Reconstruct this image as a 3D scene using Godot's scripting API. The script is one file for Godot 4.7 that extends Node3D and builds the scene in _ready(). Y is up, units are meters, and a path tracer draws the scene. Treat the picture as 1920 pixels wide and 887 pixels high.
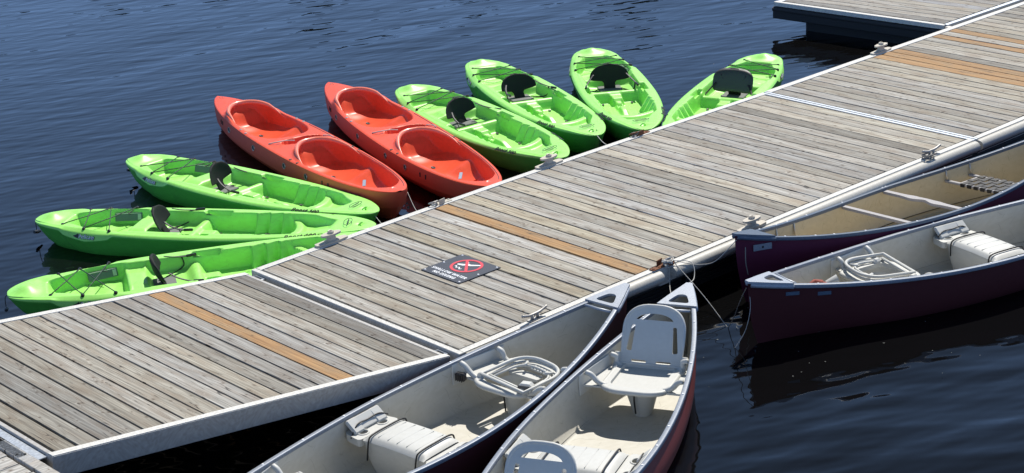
extends Node3D

# Small boats moored along a floating wooden dock. Water level is y = 0, x runs along the dock, z towards the viewer.

const DECK := 0.33
const PITCH := 0.1465
const RAMP := 0.131
var M := {}
var taken := {}
var rng := RandomNumberGenerator.new()


func _ready():
	rng.seed = 7
	view_and_light()
	materials()
	water()
	shore()
	docks()
	kayaks()
	tandems()
	canoes()
	fittings()
	lines()
	flotsam()


# ------------------------------------------------------------------ camera, sky, sun

func view_and_light():
	var cam := Camera3D.new()
	cam.name = "camera"
	add_child(cam)
	cam.position = Vector3(-7.603, 5.557, 11.397)
	cam.basis = Basis.from_euler(Vector3(-0.35708, -0.73042, -0.05336), EULER_ORDER_YXZ)
	cam.fov = 14.345
	cam.near = 0.1
	cam.far = 2000.0
	cam.current = true
	var e := Environment.new()
	e.background_mode = Environment.BG_SKY
	var sm := ProceduralSkyMaterial.new()
	sm.sky_top_color = Color(0.05, 0.075, 0.125).linear_to_srgb()
	sm.sky_horizon_color = Color(0.42, 0.75, 1.42).linear_to_srgb()
	sm.sky_curve = 0.27
	sm.ground_bottom_color = Color(0.03, 0.04, 0.05).linear_to_srgb()
	sm.ground_horizon_color = Color(0.12, 0.16, 0.2).linear_to_srgb()
	sm.sun_angle_max = 20.0
	sm.sun_curve = 0.12
	sm.energy_multiplier = 1.0
	var sky := Sky.new()
	sky.sky_material = sm
	e.sky = sky
	e.tonemap_mode = Environment.TONE_MAPPER_LINEAR
	e.tonemap_exposure = 1.22
	e.ambient_light_source = Environment.AMBIENT_SOURCE_SKY
	e.sdfgi_enabled = true
	e.ssao_enabled = true
	e.ssil_enabled = true
	var we := WorldEnvironment.new()
	we.environment = e
	add_child(we)
	var sun := DirectionalLight3D.new()
	sun.name = "sun"
	add_child(sun)
	sun.light_energy = 1.5
	sun.light_color = Color(1.0, 0.98, 0.945)
	sun.light_angular_distance = 0.5
	sun.shadow_enabled = true
	sun.look_at_from_position(Vector3(0.54, 0.80, -0.27) * 10.0, Vector3.ZERO)


# ------------------------------------------------------------------ small helpers

func lin(r, g, b) -> Color:
	return Color(r, g, b).linear_to_srgb()


func mat(called: String, c: Color, rough := 0.6, metal := 0.0, spec := 0.5) -> StandardMaterial3D:
	var m := StandardMaterial3D.new()
	m.resource_name = called
	m.albedo_color = c
	m.roughness = rough
	m.metallic = metal
	m.metallic_specular = spec
	M[called] = m
	return m


func numbered(called: String) -> String:
	if not taken.has(called):
		taken[called] = 0
		return called
	taken[called] += 1
	return "%s_%03d" % [called, taken[called]]


func tag(o: Node, label: String, category := "", group := "", kind := ""):
	if label: o.set_meta("label", label)
	if category: o.set_meta("category", category)
	if group: o.set_meta("group", group)
	if kind: o.set_meta("kind", kind)
	return o


func thing(called: String, label: String, category: String, at := Vector3.ZERO, rot := Vector3.ZERO, group := "") -> Node3D:
	var o := Node3D.new()
	o.name = numbered(called)
	add_child(o)
	o.position = at
	o.rotation = rot
	tag(o, label, category, group)
	return o


func put(called: String, mesh: Mesh, parent: Node = null) -> MeshInstance3D:
	var o := MeshInstance3D.new()
	o.mesh = mesh
	if parent == null or parent == self:
		o.name = numbered(called)
		add_child(o)
	else:
		o.name = called
		parent.add_child(o, true)
	return o


func obj(called: String, s: SurfaceTool, m: Material, parent: Node = null) -> MeshInstance3D:
	s.generate_normals()
	s.set_material(m)
	return put(called, s.commit(), parent)


func st() -> SurfaceTool:
	var s := SurfaceTool.new()
	s.begin(Mesh.PRIMITIVE_TRIANGLES)
	return s


func vtx(s: SurfaceTool, p: Vector3):
	s.set_uv(Vector2(p.x, p.z))
	s.add_vertex(p)


func tri(s: SurfaceTool, a: Vector3, b: Vector3, c: Vector3):
	if (b - a).cross(c - a).length_squared() < 1e-16:
		return
	vtx(s, a)
	vtx(s, b)
	vtx(s, c)


func tri_out(s: SurfaceTool, a: Vector3, b: Vector3, c: Vector3, mid: Vector3):
	if (c - a).cross(b - a).dot((a + b + c) / 3.0 - mid) < 0.0:
		tri(s, a, c, b)
	else:
		tri(s, a, b, c)


func quad_out(s: SurfaceTool, a: Vector3, b: Vector3, c: Vector3, d: Vector3, mid: Vector3):
	tri_out(s, a, b, c, mid)
	tri_out(s, a, c, d, mid)


# a box with chamfered edges
func box(s: SurfaceTool, c: Vector3, size: Vector3, b := Basis(), ch := 0.003):
	s.set_smooth_group(-1)
	var h := size / 2.0
	ch = minf(ch, minf(h.x, minf(h.y, h.z)) * 0.6)
	var p := func(sx, sy, sz, k) -> Vector3:
		var v := Vector3(sx * h.x, sy * h.y, sz * h.z)
		if k != 0: v.x -= sx * ch
		if k != 1: v.y -= sy * ch
		if k != 2: v.z -= sz * ch
		return c + b * v
	for f in [-1.0, 1.0]:
		quad_out(s, p.call(f, -1, -1, 0), p.call(f, 1, -1, 0), p.call(f, 1, 1, 0), p.call(f, -1, 1, 0), c)
		quad_out(s, p.call(-1, f, -1, 1), p.call(1, f, -1, 1), p.call(1, f, 1, 1), p.call(-1, f, 1, 1), c)
		quad_out(s, p.call(-1, -1, f, 2), p.call(1, -1, f, 2), p.call(1, 1, f, 2), p.call(-1, 1, f, 2), c)
		for g in [-1.0, 1.0]:
			quad_out(s, p.call(f, g, -1, 0), p.call(f, g, 1, 0), p.call(f, g, 1, 1), p.call(f, g, -1, 1), c)
			quad_out(s, p.call(f, -1, g, 0), p.call(f, 1, g, 0), p.call(f, 1, g, 2), p.call(f, -1, g, 2), c)
			quad_out(s, p.call(-1, f, g, 1), p.call(1, f, g, 1), p.call(1, f, g, 2), p.call(-1, f, g, 2), c)
			for k in [-1.0, 1.0]:
				tri_out(s, p.call(f, g, k, 0), p.call(f, g, k, 1), p.call(f, g, k, 2), c)


func tube(s: SurfaceTool, path: Array, r: float, sides := 8, closed := false, flat := 1.0, r_end := -1.0, radii := []):
	s.set_smooth_group(1)
	var n := path.size()
	var rings := []
	var side := Vector3.ZERO
	for i in n:
		var a: Vector3 = path[(i - 1 + n) % n] if closed else path[maxi(i - 1, 0)]
		var c: Vector3 = path[(i + 1) % n] if closed else path[mini(i + 1, n - 1)]
		var t := (c - a).normalized()
		if side == Vector3.ZERO:
			side = t.cross(Vector3.UP)
			if side.length() < 0.1: side = t.cross(Vector3.RIGHT)
		side = (side - t * side.dot(t)).normalized()
		var up := side.cross(t)
		var rr := r if r_end < 0.0 else lerpf(r, r_end, float(i) / (n - 1))
		if radii: rr = radii[i]
		var ring := PackedVector3Array()
		for k in sides:
			var an := TAU * k / sides
			ring.append(path[i] + side * cos(an) * rr + up * sin(an) * rr * flat)
		rings.append(ring)
	var last := n if closed else n - 1
	for i in last:
		var p: PackedVector3Array = rings[i]
		var q: PackedVector3Array = rings[(i + 1) % n]
		for k in sides:
			var l := (k + 1) % sides
			tri(s, p[k], q[k], p[l])
			tri(s, p[l], q[k], q[l])
	if not closed:
		for k in range(1, sides - 1):
			tri(s, rings[0][0], rings[0][k], rings[0][k + 1])
			tri(s, rings[n - 1][0], rings[n - 1][k + 1], rings[n - 1][k])


# profile: closed list of (side, up) points carried along a path
func sweep(s: SurfaceTool, profile: Array, path: Array, smooth := false):
	s.set_smooth_group(2 if smooth else -1)
	var n := path.size()
	var rings := []
	for i in n:
		var t: Vector3 = (path[mini(i + 1, n - 1)] - path[maxi(i - 1, 0)]).normalized()
		var side := t.cross(Vector3.UP).normalized()
		var up := side.cross(t)
		var ring := PackedVector3Array()
		for q in profile:
			ring.append(path[i] + side * q.x + up * q.y)
		rings.append(ring)
	var m := profile.size()
	for i in n - 1:
		for k in m:
			var l := (k + 1) % m
			tri(s, rings[i][k], rings[i + 1][k], rings[i][l])
			tri(s, rings[i][l], rings[i + 1][k], rings[i + 1][l])
	s.set_smooth_group(-1)
	var flat := PackedVector2Array(profile)
	var ids := Geometry2D.triangulate_polygon(flat)
	for e in [0, n - 1]:
		for k in range(0, ids.size(), 3):
			tri(s, rings[e][ids[k]], rings[e][ids[k + 1]], rings[e][ids[k + 2]])


# solid of revolution about y, profile of (radius, height)
func lathe(s: SurfaceTool, prof: Array, at := Vector3.ZERO, b := Basis(), seg := 16, sx := 1.0, sz := 1.0):
	s.set_smooth_group(-1)
	for k in seg:
		var a0 := TAU * k / seg
		var a1 := TAU * (k + 1) / seg
		s.set_smooth_group(3)
		for i in prof.size() - 1:
			s.set_smooth_group(4 + i % 20)
			var p: Vector2 = prof[i]
			var q: Vector2 = prof[i + 1]
			var A := at + b * Vector3(cos(a0) * p.x * sx, p.y, sin(a0) * p.x * sz)
			var B := at + b * Vector3(cos(a1) * p.x * sx, p.y, sin(a1) * p.x * sz)
			var C := at + b * Vector3(cos(a1) * q.x * sx, q.y, sin(a1) * q.x * sz)
			var D := at + b * Vector3(cos(a0) * q.x * sx, q.y, sin(a0) * q.x * sz)
			tri(s, A, D, B)
			tri(s, B, D, C)


# flat polygon (x, y) with holes, thickness d along z, placed by a transform
func plate(s: SurfaceTool, outer: PackedVector2Array, holes: Array, d: float, tr: Transform3D, ch := 0.0):
	s.set_smooth_group(-1)
	if Geometry2D.is_polygon_clockwise(outer):
		outer = outer.duplicate()
		outer.reverse()
	var loop := PackedVector2Array(outer)
	for h0 in holes:
		var h: PackedVector2Array = h0.duplicate()
		if not Geometry2D.is_polygon_clockwise(h): h.reverse()
		var best := [1e9, 0, 0]
		for i in loop.size():
			for j in h.size():
				var dd := loop[i].distance_squared_to(h[j])
				if dd < best[0]: best = [dd, i, j]
		var joined := PackedVector2Array()
		for i in best[1] + 1: joined.append(loop[i])
		for j in h.size() + 1: joined.append(h[(best[2] + j) % h.size()])
		var back: Vector2 = loop[best[1]]
		var along: Vector2 = (h[best[2]] - back).orthogonal().normalized() * 0.00005
		joined[joined.size() - 1] += along
		joined.append(back + along)
		for i in range(best[1] + 1, loop.size()): joined.append(loop[i])
		loop = joined
	var ids := Geometry2D.triangulate_polygon(loop)
	for k in range(0, ids.size(), 3):
		for z in [-0.5, 0.5]:
			var a := tr * Vector3(loop[ids[k]].x, loop[ids[k]].y, z * d)
			var b := tr * Vector3(loop[ids[k + 1]].x, loop[ids[k + 1]].y, z * d)
			var c := tr * Vector3(loop[ids[k + 2]].x, loop[ids[k + 2]].y, z * d)
			if z > 0: tri_out(s, a, b, c, tr * Vector3(0, 0, -9))
			else: tri_out(s, a, b, c, tr * Vector3(0, 0, 9))
	for l in [outer] + holes:
		for i in l.size():
			var p: Vector2 = l[i]
			var q: Vector2 = l[(i + 1) % l.size()]
			var a := tr * Vector3(p.x, p.y, d / 2)
			var b := tr * Vector3(q.x, q.y, d / 2)
			var c := tr * Vector3(q.x, q.y, -d / 2)
			var e := tr * Vector3(p.x, p.y, -d / 2)
			tri(s, a, b, c)
			tri(s, a, c, e)


func round_poly(pts: Array, r: float, n := 4) -> PackedVector2Array:
	var out := PackedVector2Array()
	for i in pts.size():
		var p: Vector2 = pts[i]
		var a: Vector2 = pts[(i - 1 + pts.size()) % pts.size()]
		var b: Vector2 = pts[(i + 1) % pts.size()]
		var ra := minf(r, p.distance_to(a) * 0.45)
		var rb := minf(r, p.distance_to(b) * 0.45)
		var s0 := p + (a - p).normalized() * ra
		var s1 := p + (b - p).normalized() * rb
		for k in n + 1:
			var t := float(k) / n
			out.append(s0.lerp(p, t).lerp(p.lerp(s1, t), t))
	return out


# smooth surface over rows of points
func skin(rows: Array, m: Material, flip := false, cut := PackedByteArray()) -> ArrayMesh:
	var nr := rows.size()
	var nc: int = rows[0].size()
	var v := PackedVector3Array()
	var nn := PackedVector3Array()
	var uv := PackedVector2Array()
	for i in nr:
		var r0: PackedVector3Array = rows[maxi(i - 1, 0)]
		var r1: PackedVector3Array = rows[mini(i + 1, nr - 1)]
		var r: PackedVector3Array = rows[i]
		for j in nc:
			var q := (r1[j] - r0[j]).cross(r[mini(j + 1, nc - 1)] - r[maxi(j - 1, 0)])
			q = q.normalized() if q.length_squared() > 1e-18 else Vector3.UP
			v.append(r[j])
			nn.append(-q if flip else q)
			uv.append(Vector2(r[j].x, r[j].z))
	var ix := PackedInt32Array()
	for i in nr - 1:
		for j in nc - 1:
			var a := i * nc + j
			var t := [a, a + 1, a + nc, a + nc, a + 1, a + nc + 1]
			if flip: t = [a, a + nc, a + 1, a + nc, a + nc + 1, a + 1]
			if not cut.is_empty():
				if cut[t[3]] and cut[t[4]] and cut[t[5]]: t = t.slice(0, 3)
				if cut[t[0]] and cut[t[1]] and cut[t[2]]: t = t.slice(3)
			ix.append_array(PackedInt32Array(t))
	var ar := []
	ar.resize(Mesh.ARRAY_MAX)
	ar[Mesh.ARRAY_VERTEX] = v
	ar[Mesh.ARRAY_NORMAL] = nn
	ar[Mesh.ARRAY_TEX_UV] = uv
	ar[Mesh.ARRAY_INDEX] = ix
	var me := ArrayMesh.new()
	me.add_surface_from_arrays(Mesh.PRIMITIVE_TRIANGLES, ar)
	me.surface_set_material(0, m)
	return me


func curve(pts: Array, n := 12) -> Array:
	var out := []
	for i in pts.size() - 1:
		var p0: Vector3 = pts[maxi(i - 1, 0)]
		var p1: Vector3 = pts[i]
		var p2: Vector3 = pts[i + 1]
		var p3: Vector3 = pts[mini(i + 2, pts.size() - 1)]
		for k in n:
			out.append(p1.cubic_interpolate(p2, p0, p3, float(k) / n))
	out.append(pts[-1])
	return out


func ss(a: float, b: float, x: float) -> float:
	return smoothstep(a, b, x)


func lettering(text: String, size: float, m: Material, parent: Node, tr: Transform3D, called := "lettering", bold := true, slant := 0.0) -> MeshInstance3D:
	var f := SystemFont.new()
	f.font_names = PackedStringArray(["Droid Sans"])
	f.font_weight = 700 if bold else 400
	var t := TextMesh.new()
	t.font = f
	t.font_size = 32
	t.pixel_size = size / 32.0
	t.depth = 0.002
	t.text = text
	t.material = m
	var o := put(called, t, parent)
	if slant: tr.basis = tr.basis * Basis(Vector3(1, 0, 0), Vector3(slant, 1, 0), Vector3(0, 0, 1))
	o.transform = tr
	return o


# ------------------------------------------------------------------ materials

func noise(seed_: int, octaves := 3, kind := FastNoiseLite.TYPE_SIMPLEX_SMOOTH) -> FastNoiseLite:
	var n := FastNoiseLite.new()
	n.seed = seed_
	n.noise_type = kind
	n.frequency = 1.0
	n.fractal_octaves = octaves
	return n


func wood_texture(pal: Array, seed_: int, knots: int, marks: int, crack: float) -> Array:
	var W := 1024
	var H := 640
	var n1 := noise(seed_, 2)
	var n2 := noise(seed_ + 1, 2)
	var n3 := noise(seed_ + 2, 3)
	var n4 := noise(seed_ + 3, 1)
	var px := PackedByteArray()
	px.resize(W * H * 3)
	var hg := PackedByteArray()
	hg.resize(W * H)
	var r := RandomNumberGenerator.new()
	r.seed = seed_
	var ks := []
	for i in knots:
		ks.append([r.randf() * 2.4, r.randf() * 0.75, r.randf_range(0.006, 0.016)])
	var bin := {}
	for k in ks:
		for c in range(int((k[0] - 0.15) / 0.1), int((k[0] + 0.15) / 0.1) + 1):
			if not bin.has(c): bin[c] = []
			bin[c].append(k)
	for x in W:
		var X := 2.4 * x / W
		var near: Array = bin.get(int(X / 0.1), [])
		for y in H:
			var Y := 0.75 * y / H
			var yy := Y
			var dark := 0.0
			for k in near:
				var dx: float = (X - k[0]) / (k[2] * 3.0)
				var dy: float = (Y - k[1]) / k[2]
				var d2 := dx * dx + dy * dy
				if d2 < 12.0:
					yy += 0.012 * signf(dy) * exp(-d2 * 0.5)
					var e: float = sqrt((X - k[0]) ** 2 * 0.5 + (Y - k[1]) ** 2) / k[2]
					dark += exp(-e * e * 2.2) * 0.75
			var a := n1.get_noise_2d(X * 1.1, yy * 62.0)
			var b := n2.get_noise_2d(X * 6.0, yy * 260.0)
			var c := n3.get_noise_2d(X * 2.2, yy * 9.0)
			var d := n4.get_noise_2d(X * 0.9 + 40.0, yy * 34.0)
			var t := clampf(0.5 + a * 0.62 + b * 0.28, 0.0, 1.0)
			var col: Color = pal[0].lerp(pal[1], t).lerp(pal[2], clampf(c * 0.9 + 0.15, 0.0, 0.75))
			var cr := clampf((absf(d) - 0.035) / 0.03, 0.0, 1.0)
			cr = 1.0 - (1.0 - cr) * crack * clampf(0.5 + c * 1.5, 0.0, 1.0)
			col = col.lerp(pal[3], clampf(dark, 0.0, 0.8))
			col = col * cr
			var o := (y * W + x)
			px[o * 3] = int(clampf(col.r, 0, 1) * 255)
			px[o * 3 + 1] = int(clampf(col.g, 0, 1) * 255)
			px[o * 3 + 2] = int(clampf(col.b, 0, 1) * 255)
			hg[o] = int(clampf((0.35 + t * 0.5) * cr, 0, 1) * 255)
	for i in marks:   # pale scuffs, droppings and raised splinters
		var cx := r.randi_range(10, W - 20)
		var cy := r.randi_range(6, H - 8)
		var l := r.randi_range(2, 11)
		for q in l * 2:
			var x := clampi(cx + int(r.randfn(0, l * 0.5)), 0, W - 1)
			var y := clampi(cy + int(r.randfn(0, 1.6)), 0, H - 1)
			var o := y * W + x
			var w := r.randf_range(0.4, 0.9)
			for k in 3:
				px[o * 3 + k] = int(lerpf(px[o * 3 + k], 232 - k * 8, w))
	return [ImageTexture.create_from_image(Image.create_from_data(W, H, false, Image.FORMAT_RGB8, px)), ImageTexture.create_from_image(Image.create_from_data(W, H, false, Image.FORMAT_L8, hg))]


func mottle(seed_: int, fx: float, lo: Color, hi: Color, size := 256) -> ImageTexture:
	var n := noise(seed_, 4)
	var im := Image.create(size, size, false, Image.FORMAT_RGB8)
	for x in size:
		for y in size:
			var a := TAU * x / size
			var b := TAU * y / size
			var t := clampf(0.5 + 0.75 * n.get_noise_3d(cos(a) * fx + cos(b) * fx * 0.7, sin(a) * fx - sin(b) * fx, sin(b) * fx + 3.1 * cos(b)), 0, 1)
			im.set_pixel(x, y, lo.lerp(hi, t))
	return ImageTexture.create_from_image(im)


# nearly white, with faint dirt, drips and fine scratches
func scuffed(seed_: int, dirt := Color(0.93, 0.93, 0.91)) -> ImageTexture:
	var N := 512
	var im := mottle(seed_, 2.6, dirt, Color(1, 1, 1), N).get_image()
	var r := RandomNumberGenerator.new()
	r.seed = seed_
	for i in 260:
		var x := r.randf() * N
		var y := r.randf() * N
		var a := r.randf() * TAU
		var dark := r.randf() < 0.6
		for k in r.randi_range(5, 34):
			x += cos(a)
			y += sin(a)
			a += r.randfn(0, 0.06)
			var c := im.get_pixel(posmod(int(x), N), posmod(int(y), N))
			im.set_pixel(posmod(int(x), N), posmod(int(y), N), c.lerp(Color(0.62, 0.62, 0.58) if dark else Color(1, 1, 1), 0.55))
	return ImageTexture.create_from_image(im)


func triplanar(m: StandardMaterial3D, tex: Texture2D, scale: float):
	m.albedo_texture = tex
	m.uv1_triplanar = true
	m.uv1_scale = Vector3.ONE * scale


func materials():
	var w := wood_texture([Color8(132, 129, 123), Color8(202, 200, 194), Color8(154, 143, 131), Color8(88, 74, 62)], 11, 60, 120, 0.7)
	var m := mat("weathered_wood", Color.WHITE, 0.85)
	m.albedo_texture = w[0]
	m.vertex_color_use_as_albedo = true
	m.heightmap_enabled = true
	m.heightmap_texture = w[1]
	m.heightmap_scale = 0.12
	w = wood_texture([Color8(150, 106, 62), Color8(206, 162, 110), Color8(176, 146, 112), Color8(104, 68, 42)], 31, 34, 50, 0.7)
	m = mat("new_wood", Color.WHITE, 0.8)
	m.albedo_texture = w[0]
	m.vertex_color_use_as_albedo = true
	var soft := mottle(5, 1.4, Color(0.965, 0.965, 0.96), Color(1, 1, 1))
	var worn := mottle(9, 5.0, Color(0.80, 0.80, 0.80), Color(1, 1, 1))
	var scuff := scuffed(61)
	m = mat("aluminium", Color(0.80, 0.82, 0.84), 0.42, 0.55)
	triplanar(m, worn, 1.3)
	m = mat("galvanised", Color(0.70, 0.69, 0.67), 0.5, 0.5)
	triplanar(m, mottle(15, 3.2, Color(0.86, 0.85, 0.84), Color(1, 1, 1)), 1.6)
	m = mat("white_rail", Color(0.87, 0.86, 0.83), 0.5)
	triplanar(m, worn, 1.7)
	m = mat("bumper", Color(0.78, 0.77, 0.735), 0.5)
	triplanar(m, worn, 2.1)
	mat("float_black", lin(0.012, 0.013, 0.016), 0.6)
	mat("joist", lin(0.05, 0.045, 0.04), 0.9)
	mat("dark_gap", lin(0.03, 0.03, 0.03), 0.9)
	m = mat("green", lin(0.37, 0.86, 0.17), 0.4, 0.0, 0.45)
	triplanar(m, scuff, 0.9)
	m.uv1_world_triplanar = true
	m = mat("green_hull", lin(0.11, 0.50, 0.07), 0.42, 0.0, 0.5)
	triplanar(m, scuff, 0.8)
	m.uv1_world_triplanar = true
	m = mat("red", lin(0.84, 0.108, 0.046), 0.37, 0.0, 0.34)
	triplanar(m, scuff, 0.9)
	m.uv1_world_triplanar = true
	m = mat("red_lip", lin(0.88, 0.20, 0.11), 0.27, 0.0, 0.9)
	m = mat("red_hull", lin(0.72, 0.10, 0.052), 0.45, 0.0, 0.4)
	triplanar(m, soft, 1.2)
	m = mat("liner", lin(0.56, 0.54, 0.475), 0.6)
	triplanar(m, scuffed(88, Color(0.95, 0.945, 0.93)), 0.8)
	m.uv1_world_triplanar = true
	m = mat("seat_plastic", lin(0.55, 0.55, 0.52), 0.5)
	triplanar(m, soft, 2.0)
	m = mat("tan_liner", lin(0.58, 0.50, 0.34), 0.5)
	triplanar(m, scuffed(89, Color(0.95, 0.945, 0.93)), 0.8)
	m = mat("maroon_hull", lin(0.070, 0.018, 0.020), 0.6, 0.0, 0.25)
	triplanar(m, soft, 1.0)
	m = mat("red_brown_hull", lin(0.20, 0.04, 0.032), 0.4)
	triplanar(m, soft, 1.0)
	m = mat("plum_hull", lin(0.095, 0.018, 0.042), 0.5, 0.0, 0.25)
	triplanar(m, soft, 1.0)
	m = mat("gunwale", lin(0.27, 0.30, 0.35), 0.45, 0.2)
	triplanar(m, worn, 2.4)
	m = mat("blue_vinyl", lin(0.09, 0.13, 0.19), 0.45)
	triplanar(m, worn, 2.4)
	m = mat("deck_cap", lin(0.40, 0.44, 0.50), 0.45, 0.2)
	triplanar(m, worn, 3.0)
	mat("black_cloth", lin(0.012, 0.014, 0.013), 0.75, 0.0, 0.35)
	mat("pad_black", lin(0.035, 0.036, 0.038), 0.5)
	mat("black_strap", lin(0.012, 0.012, 0.013), 0.55)
	mat("black_plastic", lin(0.015, 0.015, 0.017), 0.35)
	mat("cord", lin(0.02, 0.035, 0.03), 0.6)
	mat("pad_grey", lin(0.16, 0.17, 0.16), 0.8)
	mat("sticker", lin(0.12, 0.16, 0.14), 0.4)
	mat("sticker_pale", lin(0.5, 0.55, 0.45), 0.4)
	mat("logo_grey", lin(0.72, 0.74, 0.76), 0.4)
	mat("logo_black", lin(0.012, 0.012, 0.014), 0.45)
	mat("white_print", lin(0.82, 0.82, 0.82), 0.5)
	mat("red_print", lin(0.62, 0.03, 0.05), 0.45)
	m = mat("sign_plate", lin(0.030, 0.036, 0.052), 0.45)
	triplanar(m, worn, 6.0)
	mat("steel", lin(0.45, 0.46, 0.48), 0.35, 0.9)
	mat("screw_metal", lin(0.16, 0.15, 0.14), 0.7, 0.4)
	m = mat("cream", lin(0.62, 0.56, 0.46), 0.5)
	triplanar(m, worn, 5.0)
	m = mat("rust", lin(0.30, 0.11, 0.04), 0.85)
	triplanar(m, mottle(21, 3.0, Color(0.45, 0.4, 0.36), Color(1, 1, 1)), 9.0)
	mat("rope", lin(0.46, 0.45, 0.42), 0.8)
	mat("rope_dark", lin(0.20, 0.19, 0.17), 0.85)
	m = mat("thwart_wood", lin(0.46, 0.44, 0.44), 0.7)
	triplanar(m, worn, 4.0)
	mat("thwart_red", lin(0.40, 0.20, 0.10), 0.7)
	m = mat("speckle", Color.WHITE, 0.8)
	triplanar(m, mottle(41, 9.0, Color(0.02, 0.02, 0.02), Color(0.62, 0.62, 0.62)), 14.0)
	mat("scupper", lin(0.02, 0.02, 0.02), 0.6)
	mat("cloth_red", lin(0.30, 0.075, 0.05), 0.85)
	mat("brass", lin(0.55, 0.50, 0.42), 0.35, 0.8)
	m = mat("water", lin(0.0032, 0.0032, 0.0034), 0.03, 0.0, 0.36)
	m.normal_enabled = true
	m.normal_texture = ripples()
	m.normal_scale = 0.06
	m.uv1_scale = Vector3.ONE / 5.0
	mat("bark", lin(0.05, 0.04, 0.03), 0.9)
	mat("leaf", lin(0.035, 0.065, 0.02), 0.8)
	mat("bank_soil", lin(0.06, 0.06, 0.035), 0.95)


# ------------------------------------------------------------------ water

# slopes of many small wavelets on a 5 m square that repeats; slopes are stored five times too steep
func ripples() -> ImageTexture:
	var N := 768
	var r := RandomNumberGenerator.new()
	r.seed = 19
	var gx := PackedFloat32Array()
	var gz := PackedFloat32Array()
	gx.resize(N * N)
	gz.resize(N * N)
	for i in 22:
		var k := r.randf_range(16.0, 62.0)
		var an := PI / 2 + r.randfn(0.4, 0.34)
		var kx := roundi(cos(an) * k)
		var kz := roundi(sin(an) * k)
		var a := 0.017 * sqrt(24.0 / k)
		var ph := r.randf() * TAU
		var sx := a * kx / k
		var sz := a * kz / k
		var cs := PackedFloat32Array()
		cs.resize(N)
		for q in N: cs[q] = cos(TAU * q / N + ph)
		for z in N:
			var o := z * N
			var b := z * kz
			for x in N:
				var c := cs[posmod(x * kx + b, N)]
				gx[o + x] += c * sx
				gz[o + x] += c * sz
	var px := PackedByteArray()
	px.resize(N * N * 3)
	for i in N * N:
		px[i * 3] = int(clampf(128.0 - gx[i] * 5.0 * 127.0, 0, 255))
		px[i * 3 + 1] = int(clampf(128.0 + gz[i] * 5.0 * 127.0, 0, 255))
		px[i * 3 + 2] = 255
	return ImageTexture.create_from_image(Image.create_from_data(N, N, false, Image.FORMAT_RGB8, px))


# wooded shore far across the water, seen only in the ripples
func shore():
	var r := RandomNumberGenerator.new()
	r.seed = 12
	var s := st()
	var b := st()
	b.set_smooth_group(-1)
	s.set_smooth_group(-1)
	for i in 46:
		var an := -0.73 + lerpf(0.62, -0.42, i / 45.0) + r.randf_range(-0.01, 0.01)
		var d := r.randf_range(74.0, 90.0)
		var at := Vector3(-7.6 - sin(an) * d, 0.6, 11.4 - cos(an) * d)
		var h := r.randf_range(7.0, 11.5)
		tube(b, [at, at + Vector3(0, h * 0.7, 0)], 0.28, 6, false, 1.0, 0.08)
		for k in 150:
			var f := pow(r.randf(), 0.8)
			var w := h * 0.30 * sin(PI * clampf(f * 0.85 + 0.13, 0, 1)) * sqrt(r.randf())
			var q := r.randf() * TAU
			var c := at + Vector3(cos(q) * w, h * (0.18 + 0.82 * f), sin(q) * w)
			var u := Vector3(r.randfn(), r.randfn(), r.randfn()).normalized() * 0.55
			var v := u.cross(Vector3(r.randfn(), r.randfn(), r.randfn())).normalized() * 0.45
			tri(s, c - u, c + v, c + u)
			tri(s, c - u, c + u, c - v)
	tag(obj("far_trees", s, M.leaf), "dark trees on the far shore, mirrored in the ripples", "", "", "stuff")
	tag(obj("far_trunks", b, M.bark), "trunks of the far shore trees", "", "", "stuff")
	var t := st()
	var p := []
	for i in 25:
		var an := -0.73 + lerpf(0.75, -0.55, i / 24.0)
		p.append(Vector3(-7.6 - sin(an) * 88.0, 0.0, 11.4 - cos(an) * 88.0))
	sweep(t, [Vector2(-18, -0.5), Vector2(18, -0.5), Vector2(14, 0.9), Vector2(-14, 0.9)], p, true)
	tag(obj("far_bank", t, M.bank_soil), "low far bank", "", "", "structure")

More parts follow.
